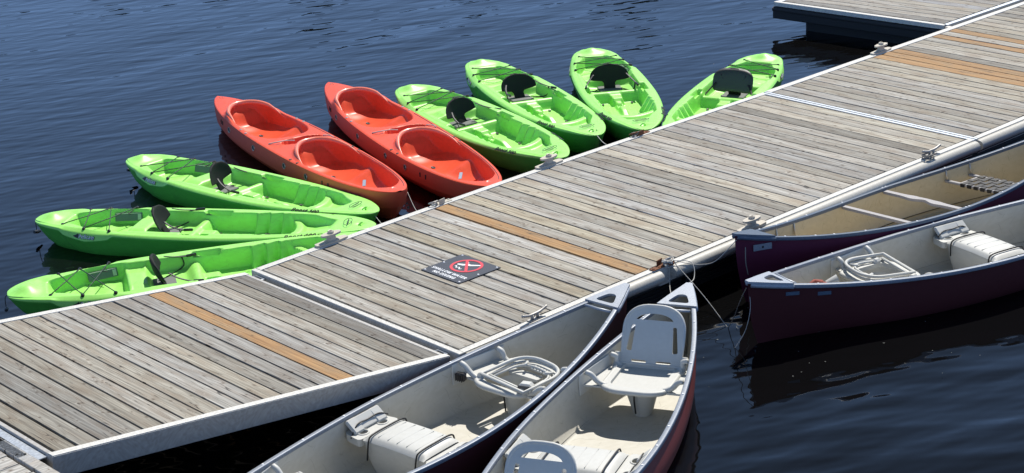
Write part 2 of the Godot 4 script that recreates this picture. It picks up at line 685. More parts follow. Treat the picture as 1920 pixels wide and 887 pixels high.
func water():
	var back := Basis.from_euler(Vector3(0, -0.73042, 0))
	var fwd := -back.z
	var right := back.x
	var o := Vector3(-7.603, 0, 11.397)
	var fs := []
	var d := 8.6
	while d < 28.5:
		fs.append(d)
		d += 0.05 + maxf(0.0, d - 20.0) * 0.004
	var g := 0.3
	while d < 900.0:
		fs.append(d)
		d += g
		g *= 1.35
	d = 8.3
	g = 0.3
	while d > -400.0:
		fs.push_front(d)
		d -= g
		g *= 1.5
	var ls := []
	d = -4.6
	while d < 5.4:
		ls.append(d)
		d += 0.05
	g = 0.2
	while d < 700.0:
		ls.append(d)
		d += g
		g *= 1.4
	d = -4.8
	g = 0.2
	while d > -700.0:
		ls.push_front(d)
		d -= g
		g *= 1.4
	var r := RandomNumberGenerator.new()
	r.seed = 3
	var waves := []
	for i in 16:
		var lam := 0.17 * pow(1.21, i)
		var an := PI * 0.5 + r.randfn(0.42, 0.36)
		var k := TAU / lam
		waves.append([cos(an) * k, sin(an) * k, r.randf() * TAU, (0.0105 if i < 7 else 0.0072) / k])
	var patch := noise(77, 2)
	var rows := []
	var cut := PackedByteArray()
	cut.resize(fs.size() * ls.size())
	var floats := []
	for q in GREY_SPOTS: floats.append(waterline(GREY, q))
	floats.append(waterline(TAN, TAN_SPOT))
	for f in fs:
		var row := PackedVector3Array()
		for l in ls:
			var p: Vector3 = o + fwd * f + right * l
			var h := 0.0
			if f > 7.0 and f < 32.0 and absf(l) < 8.0:
				var amp := 0.26 + 0.42 * patch.get_noise_2d(p.x * 0.16, p.z * 0.3) + 0.5 * ss(17.5, 23.0, f) * ss(-5.0, 1.0, l + (f - 17.0) * 0.5) + 1.5 * ss(0.6, 2.2, l) * (1.0 - ss(12.0, 15.0, f))
				amp = maxf(amp, 0.07)
				for w in waves:
					h += sin(w[0] * p.x + w[1] * p.z + w[2]) * w[3]
				h *= amp
			p.y = h
			if f > 8.0 and f < 22.0 and absf(l) < 5.5:
				for w in floats:
					if w[1].has_point(Vector2(p.x, p.z)) and Geometry2D.is_point_in_polygon(Vector2(p.x, p.z), w[0]):
						cut[rows.size() * ls.size() + row.size()] = 1
						var best := 0.09
						var to := Vector2(p.x, p.z)
						for i in w[0].size():
							var c := Geometry2D.get_closest_point_to_segment(Vector2(p.x, p.z), w[0][i], w[0][(i + 1) % w[0].size()])
							if c.distance_to(Vector2(p.x, p.z)) < best:
								best = c.distance_to(Vector2(p.x, p.z))
								to = c
						p.x = to.x
						p.z = to.y
						break
			row.append(p)
		rows.append(row)
	var m: StandardMaterial3D = M.water
	tag(put("water", skin(rows, m, false, cut)), "dark blue rippled lake water around the dock", "", "", "structure")


# ------------------------------------------------------------------ docks

func hog(x: float) -> float:
	return 0.018 * sin(PI * clampf(x / 6.0, 0.0, 1.0))


func board(parent: Node, at: Vector3, size: Vector3, m: Material, tint: Color, along_x := false, turn := 0.0):
	var s := SurfaceTool.new()
	s.begin(Mesh.PRIMITIVE_TRIANGLES)
	s.set_smooth_group(-1)
	var ou := rng.randf() * 0.03
	var ov := rng.randf() * 0.79
	var fl := rng.randf() < 0.5
	var h := size / 2.0
	var L := 0.0022
	var cup := rng.randf_range(-0.0008, 0.0014)
	# cross-section across the board, rounded on its upper arrises
	var W := h.z if along_x else h.x
	var E := h.x if along_x else h.z
	var prof := [Vector2(-W, -h.y), Vector2(-W, h.y - 0.006), Vector2(-W + L, h.y - 0.001), Vector2(0, h.y + cup), Vector2(W - L, h.y - 0.001), Vector2(W, h.y - 0.006), Vector2(W, -h.y)]
	var mk := func(q: Vector2, e: float):
		var p := Vector3(q.x, q.y, e)
		var uu := (e + 1.2) / 2.4
		if fl: uu = 1.0 - uu
		s.set_uv(Vector2(clampf(uu + ou, 0, 1), ov + (q.x + W + (h.y - q.y) * 0.4) / 0.75))
		s.set_color(tint)
		s.add_vertex(Vector3(e, q.y, q.x) if along_x else p)
	for i in prof.size():
		var a: Vector2 = prof[i]
		var b: Vector2 = prof[(i + 1) % prof.size()]
		for t in [[a, -E], [b, -E], [b, E], [a, -E], [b, E], [a, E]]:
			mk.call(t[0], t[1])
	for e in [-E, E]:
		for i in range(1, prof.size() - 1):
			mk.call(prof[0], e)
			mk.call(prof[i], e)
			mk.call(prof[i + 1], e)
	var o := obj("deck_board", s, m, parent)
	o.position = at
	o.rotation.y = turn
	return o


func tint(v := 0.19) -> Color:
	var k := 1.0 + rng.randfn(0.0, v * 0.65)
	if rng.randf() < 0.14: k *= rng.randf_range(0.78, 0.9)
	var warm := rng.randfn(0.028, 0.024)
	return Color(clampf(k * (1.0 + 0.9 * warm), 0.45, 1.25), clampf(k * (1.0 + 0.05 * warm), 0.45, 1.25), clampf(k * (1.0 - warm * 1.9), 0.45, 1.25))


# a run of cross boards from x0, seen from above; new_ones are the replaced boards
func run_boards(root: Node3D, n: int, x0: float, z0: float, z1: float, top: Callable, new_ones: Array, dir := 1.0, shade := 1.0, pitch := PITCH):
	for i in n:
		var gap := rng.randf_range(0.010, 0.015)
		if rng.randf() < 0.12: gap += 0.007
		var x := x0 + dir * (i + 0.5) * pitch
		var y: float = top.call(x)
		var fresh: bool = i in new_ones
		var e := rng.randf_range(-0.004, 0.004)
		board(root, Vector3(x + rng.randf_range(-0.001, 0.001), y - 0.019 + rng.randf_range(-0.0016, 0.0016), (z0 + z1) / 2 + e), Vector3(pitch - gap, 0.038, z1 - z0), M.new_wood if fresh else M.weathered_wood, Color(0.74, 0.77, 0.76) * rng.randf_range(0.88, 1.05) if fresh else tint() * shade, false, rng.randf_range(-0.0012, 0.0012))


func screws(root: Node3D, n: int, x0: float, zs: Array, top: Callable, dir := 1.0, pitch := PITCH):
	var s := st()
	for i in n:
		for z in zs:
			for k in [-0.04, 0.04]:
				if rng.randf() < 0.15: continue
				var x: float = x0 + dir * (i + 0.5) * pitch + k + rng.randf_range(-0.006, 0.006)
				var c := Vector3(x, top.call(x) - 0.0006, z + rng.randf_range(-0.008, 0.008))
				s.set_smooth_group(-1)
				for q in 6:
					var a := TAU * q / 6
					var b := TAU * (q + 1) / 6
					tri(s, c + Vector3(0, 0.0014, 0), c + Vector3(cos(a), 0, sin(a)) * 0.0032, c + Vector3(cos(b), 0, sin(b)) * 0.0032)
	tag(obj("screw_heads", s, M.screw_metal, root), "", "", "", "stuff")


func rail_path(x0: float, x1: float, y: float, z: float, bent := true, n := 12) -> Array:
	var p := []
	for i in n + 1:
		var x := lerpf(x0, x1, float(i) / n)
		p.append(Vector3(x, y + (hog(x) if bent else 0.0), z))
	return p


func rect(a: float, b: float, c: float, d: float, r := 0.004) -> Array:
	return Array(round_poly([Vector2(a, b), Vector2(c, b), Vector2(c, d), Vector2(a, d)], r, 2))


func docks():
	# middle section
	var B := thing("floating_dock", "middle dock section of weathered boards with the no diving sign on it", "dock")
	var topB := func(x): return DECK + hog(x)
	run_boards(B, 41, 0.0, 0.0, 2.297, topB, [12], 1.0, 0.81)
	screws(B, 41, 0.0, [0.05, 0.80, 1.52, 2.25], topB)
	frame_dock(B, -0.012, 6.0065 + 0.012, true)
	var s := st()
	box(s, Vector3(-0.036, DECK - 0.062, 1.15), Vector3(0.044, 0.13, 2.44))
	obj("end_frame", s, M.white_rail, B)
	s = st()
	box(s, Vector3(6.036, DECK - 0.062, 1.15), Vector3(0.034, 0.13, 2.44))
	obj("end_frame", s, M.aluminium, B)
	s = st()
	box(s, Vector3(-0.10, DECK - 0.085, 1.15), Vector3(0.08, 0.012, 2.0))
	obj("gap_flap", s, M.float_black, B)
	for p in [[0.0, 1.935], [2.06, 6.035]]:
		bumper(B, p[0], p[1], true)
	under(B, -0.03, 6.02, 0.0)

	# far section
	var C := thing("floating_dock", "dock section at the right with a band of three orange new boards", "dock")
	var topC := func(_x): return DECK
	run_boards(C, 41, 6.112, 0.0, 2.297, topC, [11, 12, 13, 18, 20], 1.0, 0.73)
	screws(C, 41, 6.112, [0.05, 0.80, 1.52, 2.25], topC)
	frame_dock(C, 6.105, 12.16, false)
	s = st()
	box(s, Vector3(6.083, DECK - 0.062, 1.15), Vector3(0.034, 0.13, 2.44))
	obj("end_frame", s, M.aluminium, C)
	s = st()
	box(s, Vector3(12.18, DECK - 0.062, 1.15), Vector3(0.034, 0.13, 2.44))
	obj("end_frame", s, M.aluminium, C)
	bumper(C, 6.075, 12.15, false)
	under(C, 6.1, 12.15, 0.0)

	# finger dock at the top right
	var D := thing("floating_dock", "short finger dock with a white edge above dark water, at the upper right corner", "dock", Vector3(9.19, 0, -0.175))
	var skew := 0.103
	var run := Vector3(-sin(skew), 0, -cos(skew))
	for i in 26:
		var f := Vector3(0.105 + (i + 0.5) * PITCH, DECK - 0.019 + rng.randf_range(-0.002, 0.002), -0.045)
		board(D, f + run * 1.05, Vector3(PITCH - rng.randf_range(0.006, 0.012), 0.038, 2.08), M.weathered_wood, tint(0.2) * 0.7, false, skew)
	var P := func(x: float, z: float, y: float) -> Vector3: return Vector3(x, y, 0) + run * z
	s = st()
	sweep(s, rect(-0.03, -0.045, 0.03, 0.004), [P.call(0.05, 0.0, DECK), P.call(0.05, 2.20, DECK)])
	obj("edge_cap", s, M.white_rail, D)
	s = st()
	sweep(s, rect(-0.026, -0.19, 0.026, -0.052, 0.012), [P.call(0.03, 0.02, DECK), P.call(0.03, 2.20, DECK)])
	sweep(s, rect(-0.02, -0.10, 0.03, -0.06, 0.012), [P.call(0.01, 0.02, DECK), P.call(0.01, 2.20, DECK)])
	obj("fascia", s, M.float_black, D)
	s = st()
	sweep(s, rect(-0.026, -0.15, 0.026, 0.004), [Vector3(0.055, DECK, -0.005), Vector3(3.95, DECK, -0.005)])
	obj("side_frame", s, M.aluminium, D)
	s = st()
	sweep(s, rect(-0.03, -0.15, 0.03, 0.004), [P.call(0.08, 2.17, DECK), P.call(0.08, 2.17, DECK) + Vector3(3.85, 0, 0)])
	obj("side_frame", s, M.aluminium, D)
	for k in 4:
		s = st()
		box(s, P.call(0.66 + k * 1.0, 1.12, 0.04), Vector3(0.94, 0.25, 1.66), Basis(Vector3.UP, skew), 0.03)
		obj("float_box", s, M.float_black, D)
	for z in [0.35, 1.1, 1.9]:
		s = st()
		box(s, P.call(2.02, z, DECK - 0.10), Vector3(3.8, 0.11, 0.05))
		obj("joist", s, M.joist, D)
	s = st()
	box(s, Vector3(0.03, DECK - 0.03, 0.055), Vector3(0.07, 0.05, 0.05))
	obj("hinge_bracket", s, M.galvanised, D)

	# sloping ramp section
	var A := thing("ramp", "sloping boarded ramp with one orange board, left of the gap in the dock", "ramp", Vector3(-0.122, DECK, 0), Vector3(0, 0, -RAMP))
	var topA := func(_x): return 0.0
	run_boards(A, 20, -0.030, 0.0, 2.28, topA, [5], -1.0, 0.68, 0.1472)
	screws(A, 20, -0.030, [0.05, 0.80, 1.52, 2.23], topA, -1.0, 0.1472)
	for z in [-0.035, 2.322]:
		s = st()
		sweep(s, rect(-0.03, -0.135, 0.03, 0.004), [Vector3(-3.035, 0, z), Vector3(-0.004, 0, z)])
		obj("side_frame", s, M.white_rail if z < 0 else M.galvanised, A)
		if z > 0:
			s = st()
			sweep(s, rect(-0.027, 0.0045, 0.027, 0.010, 0.002), [Vector3(-3.032, 0, z), Vector3(-0.006, 0, z)])
			obj("frame_cap", s, M.white_rail, A)
	for x in [-0.020, -3.010]:
		s = st()
		box(s, Vector3(x, -0.064, 1.14), Vector3(0.034, 0.13, 2.285))
		obj("end_frame", s, M.galvanised, A)
	s = st()
	for z in [0.45, 1.14, 1.85]: box(s, Vector3(-1.52, -0.09, z), Vector3(2.9, 0.10, 0.05))
	obj("joists", s, M.joist, A)
	for z in [0.02, 2.16]:
		s = st()
		tube(s, [Vector3(0.0, -0.018, z), Vector3(0.055, -0.018, z), Vector3(0.055, -0.018, z + 0.1), Vector3(0.0, -0.018, z + 0.1)], 0.007, 6)
		box(s, Vector3(0.03, -0.06, z + 0.05), Vector3(0.05, 0.05, 0.012))
		obj("hinge_bracket", s, M.aluminium, A)
	# landing at the top of the ramp
	var Z := thing("landing", "weathered landing deck with a bolted metal hinge plate, in the lower left corner", "landing", Vector3(-3.19, 0.70, 0))
	for i in 17:
		var z := 0.02 + (i + 0.5) * PITCH
		board(Z, Vector3(-0.90 - rng.randf() * 0.01, -0.021, z), Vector3(1.64, 0.038, PITCH - rng.randf_range(0.006, 0.012)), M.weathered_wood, tint(0.2), true)
	s = st()
	box(s, Vector3(-0.03, -0.06, 1.30), Vector3(0.075, 0.14, 2.62))
	obj("edge_beam", s, M.weathered_wood, Z)
	s = st()
	box(s, Vector3(-0.003, 0.006, 1.13), Vector3(0.125, 0.008, 2.30), Basis(Vector3(0, 0, 1), 0.0), 0.002)
	obj("hinge_plate", s, M.aluminium, Z)
	for k in 7:
		for x in [-0.045, -0.012]:
			s = st()
			lathe(s, [Vector2(0.009, 0), Vector2(0.008, 0.004), Vector2(0.0, 0.005)], Vector3(x, 0.010, 0.22 + k * 0.325 + x), Basis(), 8)
			obj("bolt", s, M.dark_gap, Z)
	s = st()
	for z in [2.18, 2.27]: tube(s, [Vector3(0.05, 0.0, z), Vector3(0.085, 0.014, z), Vector3(0.125, -0.03, z)], 0.008, 6)
	obj("hinge_pin", s, M.aluminium, Z)
	s = st()
	for x in [-0.3, -1.2]: box(s, Vector3(x, -0.6, 1.3), Vector3(0.16, 1.1, 2.4))
	obj("support", s, M.joist, Z)
	# no diving sign
	sign_board()


func frame_dock(root: Node3D, x0: float, x1: float, bent: bool):
	var wide := 0.062 if bent else 0.072
	var s := st()
	sweep(s, rect(-wide / 2, -0.14, wide / 2, 0.005), rail_path(x0, x1, DECK, -0.006 - wide / 2, bent))
	obj("side_frame", s, M.white_rail, root)
	s = st()
	sweep(s, rect(-0.028, -0.14, 0.028, 0.003), rail_path(x0, x1, DECK, 2.339, bent))
	obj("side_frame", s, M.white_rail, root)


func bumper(root: Node3D, x0: float, x1: float, bent: bool):
	var prof := []
	for k in 13:
		var a := -PI / 2 + PI * k / 12.0
		prof.append(Vector2(-0.058 * cos(a), 0.048 * sin(a)))
	prof.append(Vector2(0.012, 0.048))
	prof.append(Vector2(0.012, -0.048))
	var q := []
	for p in prof: q.append(Vector2(-p.x, p.y))
	var s := st()
	sweep(s, q, rail_path(x0, x1, DECK - 0.055, 2.382, bent), true)
	obj("rub_rail", s, M.bumper, root)
	s = st()
	box(s, Vector3((x0 + x1) / 2, DECK - 0.115, 2.375), Vector3(x1 - x0, 0.012, 0.03))
	obj("rail_backing", s, M.black_plastic, root)


func under(root: Node3D, x0: float, x1: float, z0: float):
	var s := st()
	for k in 3: box(s, Vector3((x0 + x1) / 2, DECK - 0.10, z0 + 0.25 + k * 0.9), Vector3(x1 - x0 - 0.1, 0.11, 0.05))
	obj("joists", s, M.joist, root)
	var n := 5
	for k in n:
		s = st()
		var w := (x1 - x0) / n
		box(s, Vector3(x0 + (k + 0.5) * w, 0.04, 1.15), Vector3(w - 0.05, 0.26, 2.16), Basis(), 0.03)
		for j in 4: box(s, Vector3(x0 + (k + 0.5) * w, 0.07 + 0.035 * j - 0.03, 2.235), Vector3(w - 0.12, 0.012, 0.02), Basis(), 0.003)
		obj("float_box", s, M.float_black, root)


func sign_board():
	var at := Vector3(0.993, DECK + hog(1.0) + 0.0052, 1.198)
	var t := thing("warning_sign", "black no diving sign with red ring screwed flat to the dock boards", "sign", at, Vector3(0, 0, 0))
	var s := st()
	# local axes: text runs along z, its top towards +x
	box(s, Vector3.ZERO, Vector3(0.425, 0.006, 0.442), Basis(), 0.002)
	obj("sign_panel", s, M.sign_plate, t)
	var flat := Transform3D(Basis(Vector3(0, 0, 1), Vector3(1, 0, 0), Vector3(0, 1, 0)), Vector3(0, 0.004, 0))
	var ring := func(r: float, n: int) -> PackedVector2Array:
		var p := PackedVector2Array()
		for k in n: p.append(Vector2(cos(TAU * k / n), sin(TAU * k / n)) * r + Vector2(0.0, 0.058))
		return p
	s = st()
	plate(s, ring.call(0.130, 40), [ring.call(0.107, 40)], 0.003, flat)
	var dir := Vector2(1, -1).normalized()
	var nor := dir.orthogonal() * 0.0115
	var c := Vector2(0, 0.058)
	obj("prohibition_ring", s, M.red_print, t)
	s = st()
	plate(s, PackedVector2Array([c - dir * 0.108 - nor, c + dir * 0.108 - nor, c + dir * 0.108 + nor, c - dir * 0.108 + nor]), [], 0.0034, flat.translated(Vector3(0, 0.0004, 0)))
	obj("prohibition_bar", s, M.red_print, t)
	s = st()
	var lo := flat.translated(Vector3(0, -0.0006, 0))
	plate(s, PackedVector2Array([Vector2(-0.085, 0.034), Vector2(-0.03, 0.045), Vector2(-0.012, 0.066), Vector2(0.02, 0.072), Vector2(0.085, 0.128), Vector2(0.073, 0.140), Vector2(0.008, 0.096), Vector2(-0.035, 0.094), Vector2(-0.04, 0.075), Vector2(-0.09, 0.05)]), [], 0.003, lo)
	var wave := []
	for k in 15:
		var x := -0.075 + k * 0.0065
		wave.append(Vector2(x, 0.004 + 0.010 * sin(k * 0.95) - k * 0.0012))
	var band := PackedVector2Array()
	for p in wave: band.append(p + Vector2(0, 0.006))
	wave.reverse()
	for p in wave: band.append(p - Vector2(0, 0.006))
	plate(s, band, [], 0.003, lo)
	var hd := PackedVector2Array()
	for k in 12: hd.append(Vector2(-0.038, 0.104) + Vector2(cos(TAU * k / 12), sin(TAU * k / 12)) * 0.013)
	plate(s, hd, [], 0.003, lo)
	obj("diver_symbol", s, M.white_print, t)
	lettering("SHALLOW WATER", 0.047, M.white_print, t, flat.translated(Vector3(-0.118, 0.0, 0.0)))
	lettering("NO DIVING", 0.047, M.white_print, t, flat.translated(Vector3(-0.172, 0.0, 0.0)))
	for p in [Vector2(-1, -1), Vector2(0, -1), Vector2(1, -1), Vector2(-1, 1), Vector2(0, 1), Vector2(1, 1)]:
		s = st()
		lathe(s, [Vector2(0.009, 0), Vector2(0.007, 0.003), Vector2(0, 0.004)], Vector3(p.x * 0.19, 0.003, p.y * 0.198), Basis(), 10)
		obj("screw", s, M.white_print, t)


# ------------------------------------------------------------------ green sit-on-top kayaks

const KL := 3.098

func kw(u: float) -> float:   # half width of the kayak's outline, u from 0 (stern) to 1 (bow)
	var um := 0.518
	if u <= 0.0 or u >= 1.0: return 0.0
	if u < um: return 0.383 * pow(maxf(0.0, 1.0 - pow((um - u) / um, 2.172)), 0.444)
	return 0.383 * pow(maxf(0.0, 1.0 - pow((u - um) / (1.0 - um), 1.941)), 0.547)


func kh(u: float) -> float:   # height of the seam between deck and hull
	return 0.196 + 0.012 * clampf((0.5 - u) * 2, 0, 1) ** 2 + 0.04 * clampf((u - 0.5) * 2, 0, 1) ** 2


func crest(x: float, u: float) -> Vector2:   # half width and height of the rim
	var w := kw(u)
	return Vector2(w * 0.84, kh(u) + 0.022 * clampf(w / 0.2, 0.15, 1.0))


func kdeck(x: float, v: float, cr: Vector2) -> float:
	var t := absf(v)
	var h := cr.y + 0.004
	var lim := cr.x - 0.022
	# stern hump
	h += 0.036 * exp(-((x + 1.40) ** 2 + v * v) / 0.0075) - 0.012 * exp(-((x + 1.27) / 0.06) ** 2) * (1.0 - ss(0.12, 0.2, t))
	# open tank well behind the seat
	var a := minf(lerpf(0.11, 0.275, ss(-1.26, -0.78, x)), lim)
	var m := ss(-1.25, -1.15, x) * (1.0 - ss(-0.655, -0.60, x)) * (1.0 - ss(a - 0.018, a + 0.018, t))
	h = lerpf(h, 0.105 - 0.012 * ss(-1.1, -0.7, x) + 0.004 * cos(x * 40.0), m)
	# low bulkhead between the well and the seat
	m = ss(-0.64, -0.60, x) * (1.0 - ss(-0.49, -0.45, x)) * (1.0 - ss(0.235, 0.275, t))
	h = lerpf(h, 0.192 - 0.02 * ss(0.1, 0.2, t), m)
	# cockpit: seat, riser, foot well, forward dish
	var wc := 0.25
	var lean := 0.0
	if x > 0.40 and x < 0.75:   # three stepped foot braces on each wall
		var q := (x - 0.40) / 0.1166
		lean = 1.0 - (q - floorf(q))
		wc = 0.262 - 0.022 * lean
	elif x >= 0.75:
		wc = lerpf(0.262, 0.10, ss(0.80, 1.20, x))
	wc = minf(wc, lim - 0.012)
	var foot := wc - 0.014 - 0.075 * lean
	m = ss(-0.50, -0.40, x) * (1.0 - ss(1.10, 1.20, x)) * (1.0 - (ss(foot, wc + 0.014, t) if lean == 0.0 else clampf((t - foot) / (wc + 0.014 - foot), 0.0, 1.0)))
	var f := 0.100 + 0.03 * (t / 0.27) ** 3
	f = lerpf(f, 0.158, ss(-0.16, -0.07, x))
	f = lerpf(f, 0.060, ss(-0.045, 0.03, x))
	# centre console with a pocket and a keel ridge
	var ridge := (1.0 - ss(0.045, 0.075, t)) * ss(-0.06, 0.0, x) * (1.0 - ss(0.10, 0.16, x))
	f = lerpf(f, 0.135, ridge)
	ridge = (1.0 - ss(0.018, 0.05, t)) * ss(0.02, 0.1, x) * (1.0 - ss(0.42, 0.60, x))
	f = maxf(f, lerpf(f, 0.108, ridge))
	f -= 0.03 * (1.0 - ss(0.018, 0.032, t)) * ss(0.20, 0.22, x) * (1.0 - ss(0.31, 0.34, x))
	# side trays beside the ridge
	f += 0.012 * ss(0.30, 0.33, x) * (1.0 - ss(0.13, 0.16, t))
	# foot brace arch and the dish beyond
	var arch := 0.775 + 0.10 * (t / 0.24) ** 2 * -1.0 + 0.05
	f = lerpf(f, 0.175, ss(arch - 0.03, arch, x))
	f = lerpf(f, 0.142, ss(arch + 0.05, arch + 0.10, x))
	f = lerpf(f, 0.142 + 0.05 * ss(0.9, 1.15, x), ss(0.9, 1.0, x))
	h = lerpf(h, f, m)
	# hand holds in the rims
	m = ss(-0.085, -0.065, x) * (1.0 - ss(0.145, 0.165, x)) * ss(0.256, 0.266, t) * (1.0 - ss(0.300, 0.312, t))
	h -= 0.055 * m
	# little recess at the bow eye
	h -= 0.014 * exp(-((x - 1.41) ** 2 + v * v) / 0.0012)
	return h


func klogo(x: float) -> float:   # the pale lens-shaped panel low on the stern quarter
	var q := clampf(1.0 - absf((x + 0.95) / 0.29), 0.0, 1.0)
	return sqrt(q) * ss(0.0, 0.25, q) if q > 0 else 0.0


func kseam(x: float, u: float) -> Vector2:
	var l := klogo(x)
	return Vector2(kw(u) + 0.016 * l, kh(u) - 0.062 * l)


func us(n: int) -> Array:
	var out := []
	for i in n + 1:
		var t := float(i) / n
		out.append(lerpf(t, (1.0 - cos(PI * t)) / 2, 0.45))
	return out


func kayak_meshes() -> Array:
	var deck := []
	var hull := []
	for u in us(250):
		var x: float = (u - 0.5) * KL
		var cr := crest(x, u)
		var se := kseam(x, u)
		var row := PackedVector3Array()
		var mid := cr.lerp(se, 0.5) + Vector2(0.018, 0.006) * clampf(kw(u) / 0.2, 0, 1)
		var q1 := cr.lerp(mid, 0.55) + Vector2(0.002, 0.003) * clampf(kw(u) / 0.2, 0, 1)
		row.append(Vector3(x, se.y, -se.x))
		row.append(Vector3(x, mid.y, -mid.x))
		row.append(Vector3(x, q1.y, -q1.x))
		var nv := 88
		for j in nv + 1:
			var v := cr.x * (2.0 * j / nv - 1.0)
			var edge := ss(0.965, 1.0, absf(v) / maxf(cr.x, 0.001))
			row.append(Vector3(x, lerpf(kdeck(x, v, cr), cr.y, edge), v))
		row.append(Vector3(x, q1.y, q1.x))
		row.append(Vector3(x, mid.y, mid.x))
		row.append(Vector3(x, se.y, se.x))
		deck.append(row)
		# hull below the seam
		row = PackedVector3Array()
		var half := []
		var prof := [[0.0, 1.0, 0.0], [0.06, 1.004, 0.005], [0.07, 0.985, 0.008], [0.28, 0.955, 0.03], [0.52, 0.90, 0.062], [0.74, 0.80, 0.105], [0.9, 0.62, 0.15], [0.98, 0.35, 0.18], [1.0, 0.0, 0.19]]
		for p in prof:
			var y := lerpf(se.y, -0.085 + 0.02 * absf(x) ** 2 * 0.4, p[0])
			half.append(Vector3(x * (1.0 - p[2]), y, se.x * p[1]))
		for p in half: row.append(Vector3(p.x, p.y, -p.z))
		half.reverse()
		for p in half.slice(1): row.append(p)
		hull.append(row)
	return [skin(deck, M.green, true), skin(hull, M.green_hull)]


func kayak_side(x: float, side: float, k := 0.55) -> Transform3D:
	var P := func(xx: float, kk: float) -> Vector3:
		var u := xx / KL + 0.5
		var a := crest(xx, u)
		var b := kseam(xx, u)
		var mid := a.lerp(b, 0.5) + Vector2(0.018, 0.006)
		var p := a.lerp(mid, kk * 2) if kk < 0.5 else mid.lerp(b, kk * 2 - 1)
		return Vector3(xx, p.y, p.x * side)
	var c: Vector3 = P.call(x, k)
	var al: Vector3 = (P.call(x + 0.08, k) - P.call(x - 0.08, k)).normalized()
	var up: Vector3 = (P.call(x, k - 0.08) - P.call(x, k + 0.08)).normalized()
	if side < 0: al = -al
	up = (up - al * up.dot(al)).normalized()
	var n := al.cross(up)
	return Transform3D(Basis(al, up, n), c + n * 0.004)


